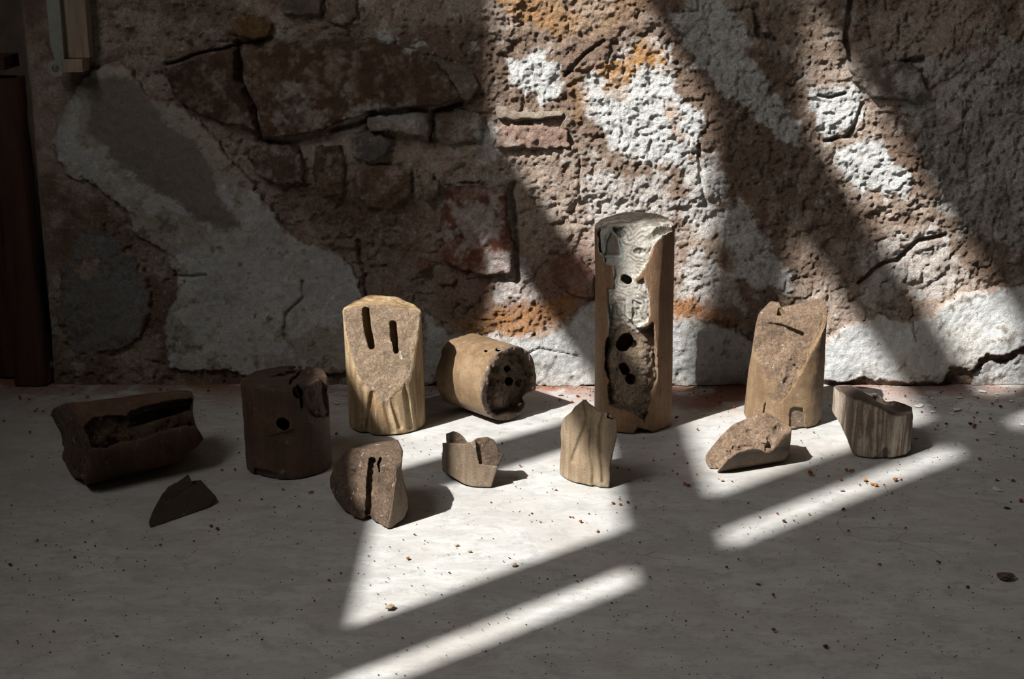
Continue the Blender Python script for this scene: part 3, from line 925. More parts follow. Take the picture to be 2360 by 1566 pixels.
# J: cylinder with the sloping broken head
def make_broken():
    R = 0.0535
    b = cyl_base(1805, 991, R)
    a = axis_to(b, 1822, 0.15)
    out = [(1742, 750), (1749, 722), (1772, 697), (1778, 694), (1796, 698), (1801, 708), (1830, 703), (1862, 693), (1896, 687), (1908, 712), (1902, 800), (1897, 900), (1893, 965), (1880, 984), (1850, 991), (1805, 993), (1760, 985), (1720, 966), (1714, 950), (1724, 860), (1734, 800)]
    cutp = [(1735, 740), (1912, 690), (1908, 716), (1885, 770), (1862, 812), (1838, 862), (1815, 905), (1790, 938), (1770, 915), (1752, 880), (1736, 830), (1728, 800)]
    ztop = float(at(1895, 690, b[1] + 0.0)[2])
    def fn(P, det):
        pr = proj(P)
        r, t = rad(P, b, a)
        skin = r - R + (0.0008 * vnoise(P, 0.05, 44) + 0.0007 * fbm(P, 0.014, 3, 441) if det else 0)
        n1 = rock(P, 0.02, 4, 23, 0.6) if det else 0
        n2 = vnoise(P, 0.04, 28) if det else 0
        d = np.maximum(skin, sil(pr, out) + 0.0008 * n1)
        rg = np.maximum(sil(pr, cutp) + 0.0045 * n1, P[:, 1] - b[1] - 0.02)
        cut = plane(P, at(1790, 932, b[1] - R), (-0.16, -0.90, 0.42)) + 0.006 * n1 + 0.004 * n2
        # a raised rib across the fracture
        rib = linesd(pr[0], pr[1], [(1780, 900), (1810, 830), (1835, 790)])
        cut = cut - 0.004 * sstep(26, 4, rib)
        d = np.maximum(d, np.where(rg < 0.004, np.minimum(cut, 0.02), -1))
        # ledge below the head, with the head standing proud
        head = linesd(pr[0], pr[1], [(1742, 745), (1800, 752), (1848, 770)])
        dl = (head - 5) * pr[2] / F_PX
        d = np.maximum(d, -np.maximum(dl, P[:, 1] - (b[1] - 0.004)))
        nt = sil(pr, [(1796, 700), (1812, 728), (1790, 728)])
        d = np.maximum(d, -np.maximum(nt, P[:, 1] - (b[1] + 0.025)))
        ht = plane(P, b + np.array([0.0, 0.0, ztop - 0.020]), (-0.20, -0.30, 0.95)) + 0.004 * n1
        d = np.maximum(d, ht)
        pt = sil(pr, [(1822, 942), (1830, 938), (1852, 940), (1856, 990), (1818, 985), (1818, 955)]) + 0.0015 * n1
        rp_ = np.maximum(pt, P[:, 1] - b[1])
        d = recess(d, skin, rp_, 0.0032 + 0.001 * n1)
        ck = (linesd(pr[0], pr[1], [(1764, 930), (1760, 952)]) - 1.6) * pr[2] / F_PX
        d = np.maximum(d, -np.maximum(ck, -skin - 0.004))
        d = smax(d, FLOOR_Z - P[:, 2], 0.002)
        fr = fracmask(skin) * np.maximum(sstep(0.004, 0.0, rg), sstep(0.002, 0.0, rp_))
        fr = np.maximum(fr, sstep(-0.003, -0.001, ht))
        return d, np.clip(fr, 0, 1), np.zeros(len(P))
    sculpt('clay_cylinder', b + (-0.07, -0.062, -0.004), b + (0.075, 0.062, ztop + 0.012), fn, HV, M_BROWN,
           'brown clay cylinder with a sloping jagged head and glossy fracture', 'clay cylinder', b)
make_broken()

# C: dark cylinder with drilled holes
def make_drilled():
    R = 0.0532
    b = cyl_base(667, 1107, R)
    a = axis_to(b, 657, 0.10)
    zt = float(at(660, 842, b[1] + R * 0.95)[2])
    chip = [(700, 872), (752, 845), (756, 880), (752, 905), (764, 925), (764, 945), (752, 958), (728, 962), (705, 950), (694, 925), (690, 890)]
    def fn(P, det):
        pr = proj(P)
        r, t = rad(P, b, a)
        skin = r - R + (0.0009 * vnoise(P, 0.045, 54) + 0.0007 * fbm(P, 0.014, 3, 541) if det else 0)
        n1 = rock(P, 0.018, 4, 33, 0.62) if det else 0
        n2 = vnoise(P, 0.04, 38) if det else 0
        top = P[:, 2] - zt + 0.0022 * n1 + 0.0015 * n2
        d = smax(skin, top, 0.0025)
        rg = np.maximum(sil(pr, chip) + 0.0045 * n1, P[:, 1] - b[1] - 0.004)
        d = recess(d, skin, rg, 0.0075 + 0.006 * n1 + 0.004 * n2)
        for pts, rp, dp in (([(650, 976), (656, 980)], 12, 0.05), ([(684, 903), (687, 908)], 11, 0.045)):
            dl = (linesd(pr[0], pr[1], pts) - rp - (1.8 * n1 if det else 0)) * pr[2] / F_PX
            d = np.maximum(d, -np.maximum(dl, P[:, 1] - (b[1] - R + dp)))
        ck = (linesd(pr[0], pr[1], [(683, 872), (688, 900), (696, 940)]) - 3) * pr[2] / F_PX
        d = np.maximum(d, -np.maximum(ck, np.maximum(-skin - 0.018, -(P[:, 2] - 0.05))))
        # hollow and split in the top
        tx = [(-0.005, 0.014, 0.0075), (0.004, 0.026, 0.006), (0.006, 0.046, 0.006), (-0.014, 0.008, 0.005)]
        for dx, dy, rr in tx:
            q = np.hypot(P[:, 0] - b[0] - a[0] * zt - dx, P[:, 1] - b[1] - dy) - rr - 0.002 * n1
            d = np.maximum(d, -np.maximum(q, zt - 0.022 - P[:, 2]))
        sp = np.abs(P[:, 0] - b[0] - a[0] * zt - 0.012 - 0.1 * (P[:, 1] - b[1]) - 0.004 * n1) - 0.0022
        d = np.maximum(d, -np.maximum(sp, np.maximum(zt - 0.016 - P[:, 2], -(P[:, 1] - b[1] + 0.03))))
        bt = np.maximum(sil(pr, [(582, 1070), (612, 1082), (640, 1096), (640, 1118), (580, 1118)]) + 0.0045 * n1, P[:, 1] - b[1])
        d = recess(d, skin, bt, 0.0026 + 0.0016 * n1)
        cut2 = np.maximum(sil(pr, [(628, 998), (680, 985), (676, 1010), (640, 1016), (610, 1008)]) + 0.0045 * n1, P[:, 1] - b[1])
        d = recess(d, skin, cut2, 0.0016)
        d = smax(d, FLOOR_Z - P[:, 2], 0.002)
        fr = fracmask(skin) * np.maximum(sstep(0.002, 0, np.minimum(np.minimum(rg, bt), cut2)), sstep(-0.004, -0.001, top))
        return d, np.clip(fr, 0, 1), np.zeros(len(P))
    sculpt('clay_cylinder', b + (-0.064, -0.062, -0.004), b + (0.066, 0.062, zt + 0.01), fn, HV, M_DARK,
           'dark brown upright clay cylinder with two drilled holes and cracked flat top', 'clay cylinder', b)
make_drilled()

# E: cylinder lying on its side, hollow end towards us
def make_lying():
    R = 0.0520
    th = math.radians(43)
    a = np.array([math.sin(th), -math.cos(th), 0.0])
    c1 = fl(1176, 886, R + FLOOR_Z)                     # centre of the open end
    L = 0.100
    side = np.array([a[1], -a[0], 0.0])
    base = np.array([c1[0] - a[0] * L / 2, c1[1] - a[1] * L / 2, 0.0])
    gap = [(1200, 915), (1218, 905), (1236, 900), (1262, 900), (1262, 944), (1232, 944), (1212, 938)]
    def fn(P, det):
        pr = proj(P)
        r, t = rad(P, c1, a)
        skin = r - R + (0.0007 * vnoise(P, 0.05, 64) + 0.0007 * fbm(P, 0.014, 3, 641) if det else 0)
        n1 = rock(P, 0.016, 4, 43, 0.62) if det else 0
        n2 = vnoise(P, 0.035, 48) if det else 0
        end = t + 0.0035 * n1
        back = -t - L + 0.006 * n1 + 0.003 * n2
        d = smax(smax(skin, end, 0.003), back, 0.006)
        hol = np.maximum(r - 0.0405 - 0.008 * n1 - 0.004 * n2, -t - 0.0135 - 0.009 * n1 - 0.008 * n2)
        d = np.maximum(d, -hol)
        for px, py, rp in ((1172, 879, 8.5), (1197, 882, 8.5), (1168, 850, 6)):
            dl = (np.hypot(pr[0] - px, pr[1] - py) - rp - (1.6 * n1 if det else 0)) * pr[2] / F_PX
            d = np.maximum(d, -np.maximum(np.maximum(dl, -t - 0.045), skin + 0.009))
        g = np.maximum(sil(pr, gap) + 0.002 * n1, -t - 0.036)
        d = np.maximum(d, -g)
        for px, py, rp in ((1148, 807, 4), (1120, 810, 2.5)):
            dl = (np.hypot((pr[0] - px) / 1.6, pr[1] - py) - rp) * pr[2] / F_PX
            d = np.maximum(d, -np.maximum(dl, -skin - 0.012))
        d = smax(d, FLOOR_Z - P[:, 2], 0.0015)
        fr = np.maximum(sstep(-0.005, -0.001, end), fracmask(skin) * sstep(0.003, 0, np.minimum(hol, g)))
        fr = np.maximum(fr, sstep(-0.006, -0.001, back))
        return d, np.clip(fr, 0, 1), np.zeros(len(P))
    lo = np.minimum(c1, c1 - a * L) - 0.06
    hi = np.maximum(c1, c1 - a * L) + 0.06
    lo[2], hi[2] = -0.004, 2 * R + 0.008
    sculpt('clay_cylinder', lo, hi, fn, HV, M_BROWN, 'clay cylinder lying on its side with a hollowed broken end', 'clay cylinder', base)
make_lying()

# A: dark half block lying at the left
def make_block():
    R = 0.0535
    th = math.radians(54)
    a = np.array([math.sin(th), math.cos(th), 0.0])     # from the near left end to the far right end
    c0 = fl(158, 1022, R + FLOOR_Z)
    L = 0.178
    out = [(98, 985), (104, 958), (122, 940), (150, 932), (200, 926), (300, 912), (425, 899), (440, 902), (447, 915), (444, 950), (452, 985), (468, 1012), (455, 1030), (425, 1050), (412, 1066), (330, 1090), (240, 1115), (205, 1125), (194, 1118), (188, 1106), (168, 1102), (150, 1070), (128, 1052), (108, 1030)]
    band = [(188, 985), (214, 962), (290, 958), (300, 944), (345, 932), (400, 920), (446, 914), (450, 990), (425, 985), (370, 998), (340, 1012), (280, 1026), (245, 1036), (210, 1034)]
    cav = [(296, 962), (340, 945), (395, 938), (438, 930), (440, 945), (425, 950), (380, 965), (330, 980), (305, 984)]
    base = np.array([c0[0] + a[0] * L / 2, c0[1] + a[1] * L / 2, 0.0])
    def fn(P, det):
        pr = proj(P)
        r, t = rad(P, c0, a)
        skin = r - R + (0.0008 * vnoise(P, 0.05, 74) + 0.0007 * fbm(P, 0.014, 3, 741) if det else 0)
        n1 = rock(P, 0.02, 4, 53, 0.62) if det else 0
        n2 = vnoise(P, 0.04, 58) if det else 0
        d = np.maximum(skin, sil(pr, out) + 0.0012 * n1)
        hub = np.exp(-(np.hypot(P[:, 2] - 0.045, r * 0.3) / 0.03) ** 2)
        e0 = -t - 0.002 + 0.006 * n1 + 0.005 * n2 + 0.006 * hub
        e1 = t - L + 0.006 * n1
        d = smax(smax(d, e0, 0.004), e1, 0.003)
        rg = np.maximum(sil(pr, band) + 0.0025 * n1, -t - 0.0)
        d = recess(d, skin, rg, 0.008 + 0.008 * n1 + 0.006 * n2)
        cv = sil(pr, cav) + 0.0015 * n1
        d = np.maximum(d, -np.maximum(cv, -skin - 0.024))
        d = smax(d, FLOOR_Z - P[:, 2], 0.0015)
        fr = np.maximum(sstep(-0.006, -0.001, e0), fracmask(skin) * sstep(0.003, 0, np.minimum(rg, cv)))
        fr = np.maximum(fr, sstep(-0.005, -0.001, e1))
        return d, np.clip(fr, 0, 1), np.zeros(len(P))
    lo = np.minimum(c0, c0 + a * L) - 0.062
    hi = np.maximum(c0, c0 + a * L) + 0.062
    lo[2], hi[2] = -0.004, 2 * R + 0.01
    sculpt('clay_block', lo, hi, fn, 0.0014, M_DARK, 'long dark clay block lying down with a deep slot along its top', 'clay block', base)
make_block()

# B: small dark shard in front of the block
def make_dark_shard():
    out = [(343, 1216), (341, 1203), (352, 1178), (372, 1142), (388, 1122), (408, 1112), (434, 1094), (441, 1110), (463, 1107), (482, 1128), (499, 1146), (484, 1166), (455, 1180), (420, 1196), (380, 1210), (352, 1218)]
    p0, p1 = fl(348, 1217), fl(480, 1170)
    e = (p1 - p0) / np.linalg.norm(p1 - p0)
    nf = np.array([e[1], -e[0], 0])
    if nf[1] > 0: nf = -nf
    base = np.array([(p0[0] + p1[0]) / 2, (p0[1] + p1[1]) / 2 + 0.015, 0])
    def fn(P, det):
        pr = proj(P)
        n1 = rock(P, 0.018, 4, 63, 0.6) if det else 0
        n2 = vnoise(P, 0.03, 68) if det else 0
        f = plane(P, p0 + np.array([0, 0, 0.004]), nf * 0.80 + np.array([0, 0, 0.60])) + 0.0016 * n1
        bk = plane(P, p0 - nf * 0.052, -nf * 0.9 + np.array([0, 0, 0.35])) + 0.002 * n1
        d = np.maximum(np.maximum(f, bk), sil(pr, out) + 0.001 * n1)
        up = sil(pr, [(368, 1150), (388, 1120), (434, 1090), (443, 1112), (464, 1106), (430, 1132), (400, 1150), (382, 1158)]) + 0.001 * n1
        d = np.maximum(d, -np.maximum(up, -f - 0.007 - 0.002 * n2))
        d = np.maximum(d, FLOOR_Z - P[:, 2])
        return d, np.full(len(P), 0.75), np.zeros(len(P))
    lo = np.array([p0[0] - 0.02, min(p0[1], p1[1]) - 0.02, -0.004])
    hi = np.array([p1[0] + 0.03, max(p0[1], p1[1]) + 0.075, 0.085])
    sculpt('clay_shard', lo, hi, fn, 0.0011, M_BLACK, 'small pointed almost black clay shard in front of the long dark block', 'clay shard', base)
make_dark_shard()

# F: split half cylinder with the upright groove
def make_split():
    R = 0.0545
    out = [(798, 1038), (830, 1028), (878, 1017), (918, 1013), (929, 1040), (925, 1082), (931, 1115), (940, 1150), (942, 1170), (931, 1195), (899, 1220), (880, 1212), (858, 1200), (852, 1190), (836, 1199), (815, 1192), (790, 1176), (772, 1150), (760, 1125), (758, 1102), (766, 1080), (776, 1062), (786, 1052)]
    q = fl(898, 1219)
    b = np.array([q[0] - 0.0315, q[1] + 0.043, 0.0])
    zt = float(at(917, 1014, b[1] + 0.03)[2])
    nrm = (-0.60, -0.77, 0.14)
    def fn(P, det):
        pr = proj(P)
        r = np.hypot(P[:, 0] - b[0], P[:, 1] - b[1])
        skin = r - R
        n1 = rock(P, 0.02, 4, 73, 0.6) if det else 0
        n2 = vnoise(P, 0.04, 78) if det else 0
        d = np.maximum(skin, sil(pr, out) + 0.001 * n1)
        cut = plane(P, b + np.array([-0.0085, -0.0105, 0.03]), nrm) + 0.005 * n1 + 0.003 * n2
        d = np.maximum(d, cut)
        top = P[:, 2] - zt - 0.05 * (P[:, 0] - b[0]) + 0.25 * np.maximum(0, -(P[:, 1] - b[1])) + 0.002 * n1
        d = smax(d, top, 0.002)
        gr = (linesd(pr[0], pr[1], [(858, 1062), (853, 1120), (850, 1200)]) - 8 - (2 * n1 if det else 0)) * pr[2] / F_PX
        d = np.maximum(d, -np.maximum(gr, -cut - 0.0062 - 0.002 * n2))
        g2 = (linesd(pr[0], pr[1], [(877, 1058), (872, 1072), (875, 1090)]) - 2.6 - (3 * n1 if det else 0)) * pr[2] / F_PX
        d = np.maximum(d, -np.maximum(g2, -cut - 0.008))
        d = smax(d, FLOOR_Z - P[:, 2], 0.0015)
        fr = np.maximum(fracmask(skin), 0)
        return d, np.clip(fr, 0, 1), np.zeros(len(P))
    sculpt('clay_shard', b + (-0.064, -0.064, -0.004), b + (0.064, 0.064, zt + 0.012), fn, 0.0012, M_SHARD,
           'split half of a clay cylinder standing with an upright groove in its face', 'clay shard', b)
make_split()

# G and I: curved shell fragments; centre of the circle through two foot points
def circ(p, q, R, bulge_sign=1):
    p, q = np.array(p[:2]), np.array(q[:2])
    m = (p + q) / 2
    e = q - p
    n = np.array([-e[1], e[0]]) / np.linalg.norm(e)
    if n[1] < 0: n = -n
    return m + n * math.sqrt(max(R * R - (e @ e) / 4, 0))
def make_shell():
    R = 0.056
    c = circ(fl(1018, 1082), fl(1132, 1125), R)
    b = np.array([c[0], c[1], 0.0])
    out = [(1018, 1003), (1032, 998), (1045, 994), (1058, 999), (1070, 1010), (1077, 1020), (1088, 1019), (1100, 1010), (1122, 1008), (1138, 1014), (1146, 1030), (1150, 1044), (1162, 1047), (1150, 1072), (1140, 1098), (1131, 1126), (1112, 1128), (1090, 1124), (1064, 1114), (1040, 1099), (1020, 1085)]
    def fn(P, det):
        pr = proj(P)
        r = np.hypot(P[:, 0] - b[0], P[:, 1] - b[1])
        skin = r - R
        n1 = rock(P, 0.018, 4, 83, 0.6) if det else 0
        n2 = vnoise(P, 0.03, 88) if det else 0
        d = np.maximum(skin, sil(pr, out) + 0.0012 * n1)
        inner = (R - 0.030) - r + 0.004 * n1 + 0.003 * n2
        d = np.maximum(d, inner)
        d = np.maximum(d, P[:, 1] - b[1] + 0.004)
        lobe = np.maximum(sil(pr, [(1095, 1012), (1118, 1004), (1150, 1012), (1152, 1040), (1166, 1044), (1160, 1062), (1148, 1076), (1104, 1070), (1098, 1040)]) + 0.001 * n1, P[:, 1] - b[1])
        d = recess(d, skin, lobe, 0.0045 + 0.003 * n1 + 0.002 * n2)
        ed = np.maximum(sil(pr, [(1014, 990), (1072, 990), (1078, 1024), (1014, 1022)]) + 0.001 * n1, P[:, 1] - b[1])
        d = recess(d, skin, ed, 0.006 + 0.002 * n1)
        d = smax(d, FLOOR_Z - P[:, 2], 0.0012)
        fr = fracmask(skin)
        return d, np.clip(fr, 0, 1), np.zeros(len(P))
    base = b + np.array([-0.02, -0.04, 0])
    lo = np.array([at(1010, 1050, base[1])[0] - 0.006, b[1] - R - 0.006, -0.004])
    hi = np.array([at(1166, 1050, base[1])[0] + 0.008, b[1] + 0.012, 0.086])
    sculpt('clay_shard', lo, hi, fn, 0.0011, M_SHARD, 'small curved cup-like clay shard with a notched broken rim', 'clay shard', base)
make_shell()
def make_flake():
    R = 0.062
    c = circ(fl(1290, 1096), fl(1406, 1126), R)
    b = np.array([c[0], c[1], 0.0])
    out = [(1290, 1096), (1291, 1060), (1293, 1000), (1296, 972), (1302, 962), (1318, 950), (1326, 938), (1346, 921), (1352, 922), (1358, 930), (1370, 938), (1378, 948), (1395, 950), (1412, 956), (1422, 968), (1420, 1010), (1412, 1050), (1406, 1076), (1405, 1126), (1380, 1126), (1345, 1116), (1318, 1112), (1300, 1104)]
    def fn(P, det):
        pr = proj(P)
        r = np.hypot(P[:, 0] - b[0], P[:, 1] - b[1])
        skin = r - R + (0.0006 * vnoise(P, 0.03, 94) if det else 0)
        n1 = rock(P, 0.018, 4, 93, 0.6) if det else 0
        d = np.maximum(skin, sil(pr, out) + 0.0008 * n1)
        inner = (R - 0.024) - r + 0.004 * n1
        d = np.maximum(d, inner)
        d = np.maximum(d, P[:, 1] - b[1] + 0.01)
        if det:
            v = 0
            for pts, wd, dp in (([(1352, 928), (1358, 960), (1352, 985), (1330, 1040), (1322, 1062)], 7, 0.0030), ([(1368, 950), (1366, 990), (1366, 1040), (1372, 1118)], 7, 0.0028), ([(1392, 955), (1384, 985), (1386, 1020), (1390, 1110)], 5, 0.0020)):
                dl = linesd(pr[0] + 3 * n1, pr[1], pts)
                v = np.maximum(v, dp * sstep(wd * 1.5, wd * 0.3, dl))
            d = np.maximum(d, skin + v)
        cr = (linesd(pr[0], pr[1], [(1404, 952), (1400, 962), (1414, 966)]) - 1.4) * pr[2] / F_PX
        d = np.maximum(d, -np.maximum(cr, -skin - 0.006))
        d = smax(d, FLOOR_Z - P[:, 2], 0.0012)
        fr = fracmask(skin) * sstep(0.0034, 0.005, np.abs(skin))
        return d, np.clip(fr, 0, 1), np.zeros(len(P))
    base = b + np.array([-0.02, -0.05, 0])
    lo = np.array([at(1284, 1050, base[1])[0] - 0.006, b[1] - R - 0.006, -0.004])
    hi = np.array([at(1428, 1000, base[1])[0] + 0.008, b[1] + 0.004, 0.125])
    sculpt('clay_shard', lo, hi, fn, 0.0011, M_TANFLAKE, 'upright tan clay flake with a veined face standing before the tall column', 'clay shard', base)
M_TANFLAKE = clay('flake_clay', (0.215, 0.148, 0.086), (0.33, 0.25, 0.16), (0.232, 0.158, 0.100), (0.348, 0.257, 0.167), 0.3, 0.6, 0.6)
make_flake()

# K: shard lying on its curved side
def make_wedge():
    out = [(1627, 1050), (1640, 1030), (1662, 1004), (1688, 980), (1700, 974), (1724, 962), (1764, 951), (1776, 956), (1790, 966), (1812, 980), (1824, 986), (1822, 1016), (1820, 1044), (1806, 1066), (1770, 1074), (1700, 1084), (1642, 1094), (1633, 1082), (1626, 1062)]
    p0, p1 = fl(1642, 1093), fl(1806, 1066)
    e = (p1 - p0) / np.linalg.norm(p1 - p0)
    nb = np.array([-e[1], e[0], 0])
    if nb[1] < 0: nb = -nb
    R = 0.056
    cen = p0 + nb * 0.040 + np.array([0, 0, 0.041])
    base = np.array([(p0[0] + p1[0]) / 2, (p0[1] + p1[1]) / 2 + 0.03, 0])
    tops = [(1622, 1040), (1690, 960), (1770, 940), (1830, 980), (1828, 1012), (1795, 1014), (1778, 1040), (1766, 1042), (1756, 1032), (1735, 1028), (1700, 1036), (1672, 1056), (1640, 1096), (1620, 1080)]
    def fn(P, det):
        pr = proj(P)
        r, t = rad(P, cen, e)
        skin = r - R
        n1 = rock(P, 0.02, 4, 103, 0.6) if det else 0
        n2 = vnoise(P, 0.03, 108) if det else 0
        d = np.maximum(skin, sil(pr, out) + 0.001 * n1)
        rg = sil(pr, tops) + 0.001 * n1
        cut = plane(P, at(1720, 1034, p0[1] + 0.022), (-0.24, -0.50, 0.83)) + 0.0085 * n1 + 0.005 * n2
        lg = linesd(pr[0], pr[1], [(1762, 958), (1770, 985), (1760, 1010)])
        cut = cut - 0.006 * sstep(22, 4, lg)
        lg2 = linesd(pr[0], pr[1], [(1790, 990), (1822, 986)])
        cut = cut + 0.005 * sstep(14, 3, lg2)
        d = np.maximum(d, np.where(rg < 0.003, np.minimum(cut, 0.02), -1))
        back = plane(P, base + np.array([0, 0.042, 0]), (0.1, 1, 0.25)) + 0.003 * n1
        d = np.maximum(d, back)
        d = np.maximum(d, FLOOR_Z - P[:, 2])
        fr = fracmask(skin)
        return d, np.clip(fr, 0, 1), np.zeros(len(P))
    lo = np.array([p0[0] - 0.02, min(p0[1], p1[1]) - 0.02, -0.004])
    hi = np.array([p1[0] + 0.022, max(p0[1], p1[1]) + 0.09, 0.095])
    sculpt('clay_shard', lo, hi, fn, 0.0011, M_WEDGE, 'wedge-shaped brown clay shard lying with its ragged face upward', 'clay shard', base)
M_WEDGE = clay('wedge_clay', (0.12, 0.08, 0.052), (0.18, 0.125, 0.083), (0.178, 0.117, 0.076), (0.375, 0.263, 0.180), 0.95, 0.4, 0.5)
make_wedge()

# L: weathered stub with a hollow top
def make_stub():
    R = 0.0545
    b = cyl_base(2012, 1059, R)
    out = [(1916, 895), (1935, 889), (1960, 889), (1985, 900), (2002, 910), (2020, 906), (2032, 916), (2042, 926), (2060, 924), (2085, 931), (2102, 938), (2104, 960), (2101, 1000), (2099, 1036), (2088, 1048), (2060, 1054), (2012, 1060), (1978, 1054), (1962, 1042), (1950, 1010), (1936, 978), (1918, 950), (1914, 936)]
    rim = [(1925, 906), (1950, 910), (1975, 920), (2000, 930), (2014, 944), (2030, 958), (2052, 963), (2080, 956), (2104, 946), (2104, 860), (1910, 860), (1910, 896)]
    rl = float(at(1935, 900, b[1] - 0.02)[2])
    rr = float(at(2060, 958, b[1] - R)[2])
    def fn(P, det):
        pr = proj(P)
        r = np.hypot(P[:, 0] - b[0], P[:, 1] - b[1])
        n1 = rock(P, 0.018, 4, 113, 0.62) if det else 0
        n2 = vnoise(P, 0.03, 118) if det else 0
        fl2 = (0.0012 * fbm(P * np.array([1, 1, 0.12]), 0.012, 3, 119)) if det else 0
        skin = r - R + fl2
        d = np.maximum(skin, sil(pr, out) + 0.001 * n1)
        # sloping broken top: high at the left, dipping to the right
        x = (P[:, 0] - b[0]) / R
        zt = rl + (rr - rl) * sstep(-0.65, 0.45, x) + 0.10 * np.maximum(0, P[:, 1] - b[1] + 0.01)
        top = P[:, 2] - zt + 0.003 * n1
        d = smax(d, top, 0.0025)
        hol = np.maximum(np.hypot(P[:, 0] - b[0] - 0.014, P[:, 1] - b[1] + 0.002) - 0.033 - 0.006 * n1, zt - 0.022 - 0.008 * n2 - P[:, 2])
        d = np.maximum(d, -hol)
        bt = np.maximum(sil(pr, [(2040, 1030), (2052, 1044), (2036, 1066), (2000, 1066), (2024, 1048)]), P[:, 1] - b[1])
        d = recess(d, skin, bt, 0.003)
        d = smax(d, FLOOR_Z - P[:, 2], 0.002)
        fr = np.maximum(sstep(-0.004, -0.001, top), fracmask(skin) * sstep(0.003, 0, hol))
        return d, np.clip(fr, 0, 1), np.zeros(len(P))
    sculpt('clay_stub', b + (-0.066, -0.064, -0.004), b + (0.066, 0.064, 0.10), fn, 0.0012, M_GREYB,
           'short weathered grey-brown clay stub with a dark hollow in its slanting top', 'clay stub', b)
make_stub()

# ------------------------------------------------------------------ crumbs, flakes and threads on the floor
M_RED = plain('brick_crumb', (0.17, 0.035, 0.015), (0.32, 0.085, 0.03), 300, 0.9, 0.2)
M_ORA = plain('orange_crumb', (0.36, 0.12, 0.025), (0.48, 0.19, 0.05), 300, 0.9, 0.2)
M_DRK = plain('dark_crumb', (0.030, 0.022, 0.018), (0.075, 0.052, 0.04), 300, 0.9, 0.2)
M_WHT = plain('plaster_flake', (0.55, 0.545, 0.53), (0.68, 0.675, 0.66), 200, 0.9, 0.2)
M_TNC = plain('tan_crumb', (0.32, 0.24, 0.17), (0.45, 0.36, 0.27), 300, 0.9, 0.2)
def crumb_geo(rs, flat=0.6, n=2):
    """a small broken lump: jittered icosphere"""
    import bmesh
    bm = bmesh.new()
    bmesh.ops.create_icosphere(bm, subdivisions=n, radius=1.0)
    for v in bm.verts:
        k = 1 + rs.uniform(-0.28, 0.28)
        v.co *= k
        v.co.z *= flat
    zmin = min(v.co.z for v in bm.verts)
    for v in bm.verts:
        v.co.z -= zmin
    me = bpy.data.meshes.new('crumb')
    bm.to_mesh(me)
    bm.free()
    return me
rs = np.random.RandomState(11)
def crumb_set(mat, flat, n=1):
    out = []
    for k in range(6):
        me = crumb_geo(rs, flat, n)
        me.materials.append(mat)
        out.append(me)
    return out
G_RED, G_ORA, G_DRK, G_TNC = crumb_set(M_RED, 0.65), crumb_set(M_ORA, 0.7), crumb_set(M_DRK, 0.6), crumb_set(M_TNC, 0.5)
G_WHT = crumb_set(M_WHT, 0.16)
FOOT = []                                     # plan circles of the clay pieces, kept clear of crumbs
for o in list(COL.objects):
    if o.get('category', '').startswith('clay'):
        c = [o.matrix_world @ Vector(v) for v in o.bound_box]
        FOOT.append((min(p.x for p in c) + o.location.x * 0, max(p.x for p in c), min(p.y for p in c), max(p.y for p in c), o.location.copy()))
def clear(p):
    for x0, x1, y0, y1, l in FOOT:
        if x0 + l.x - 0.006 < p[0] < x1 + l.x + 0.006 and y0 + l.y - 0.006 < p[1] < y1 + l.y + 0.006:
            return False
    return p[1] < -0.03
def crumb(kind, geos, px, py, size_px, label, cat, group, aspect=1.0):
    p = fl(px, py)
    if not clear(p):
        return
    zc = (p[1] - CAM_Y) * CP + CAM_H * SP
    r = size_px / 2 * zc / F_PX
    o = bpy.data.objects.new(kind, geos[rs.randint(len(geos))])
    COL.objects.link(o)
    o.location = (p[0], p[1], 0.0)
    o.rotation_euler = (0, 0, rs.uniform(0, 6.28))
    o.scale = (r * aspect, r, r)
    tag(o, label, cat, group)
RED_L = ('brick_crumb', G_RED)
def red(px, py, s): crumb('brick_crumb', G_RED, px, py, s, 'small dark red brick crumb on the grey floor', 'crumb', 'red brick crumbs on the floor')
def ora(px, py, s): crumb('orange_crumb', G_ORA, px, py, s, 'bright orange crumb on the sunlit strip of floor', 'crumb', 'orange crumbs in the sunlit strip')
def drk(px, py, s, a=1.0): crumb('dirt_crumb', G_DRK, px, py, s, 'tiny blackish dirt crumb on the grey floor', 'crumb', 'blackish dirt crumbs on the floor', a)
def wht(px, py, s, a=1.3): crumb('plaster_flake', G_WHT, px, py, s, 'thin white plaster flake fallen on the floor', 'plaster flake', 'white plaster flakes on the floor', a)
def tnc(px, py, s, a=1.4): crumb('clay_crumb', G_TNC, px, py, s, 'pale tan clay crumb on the grey floor', 'crumb', 'tan clay crumbs on the floor', a)
for q in ((1994, 1110, 10), (2009, 1118, 8), (2018, 1121, 11), (2063, 1109, 12)): ora(*q)
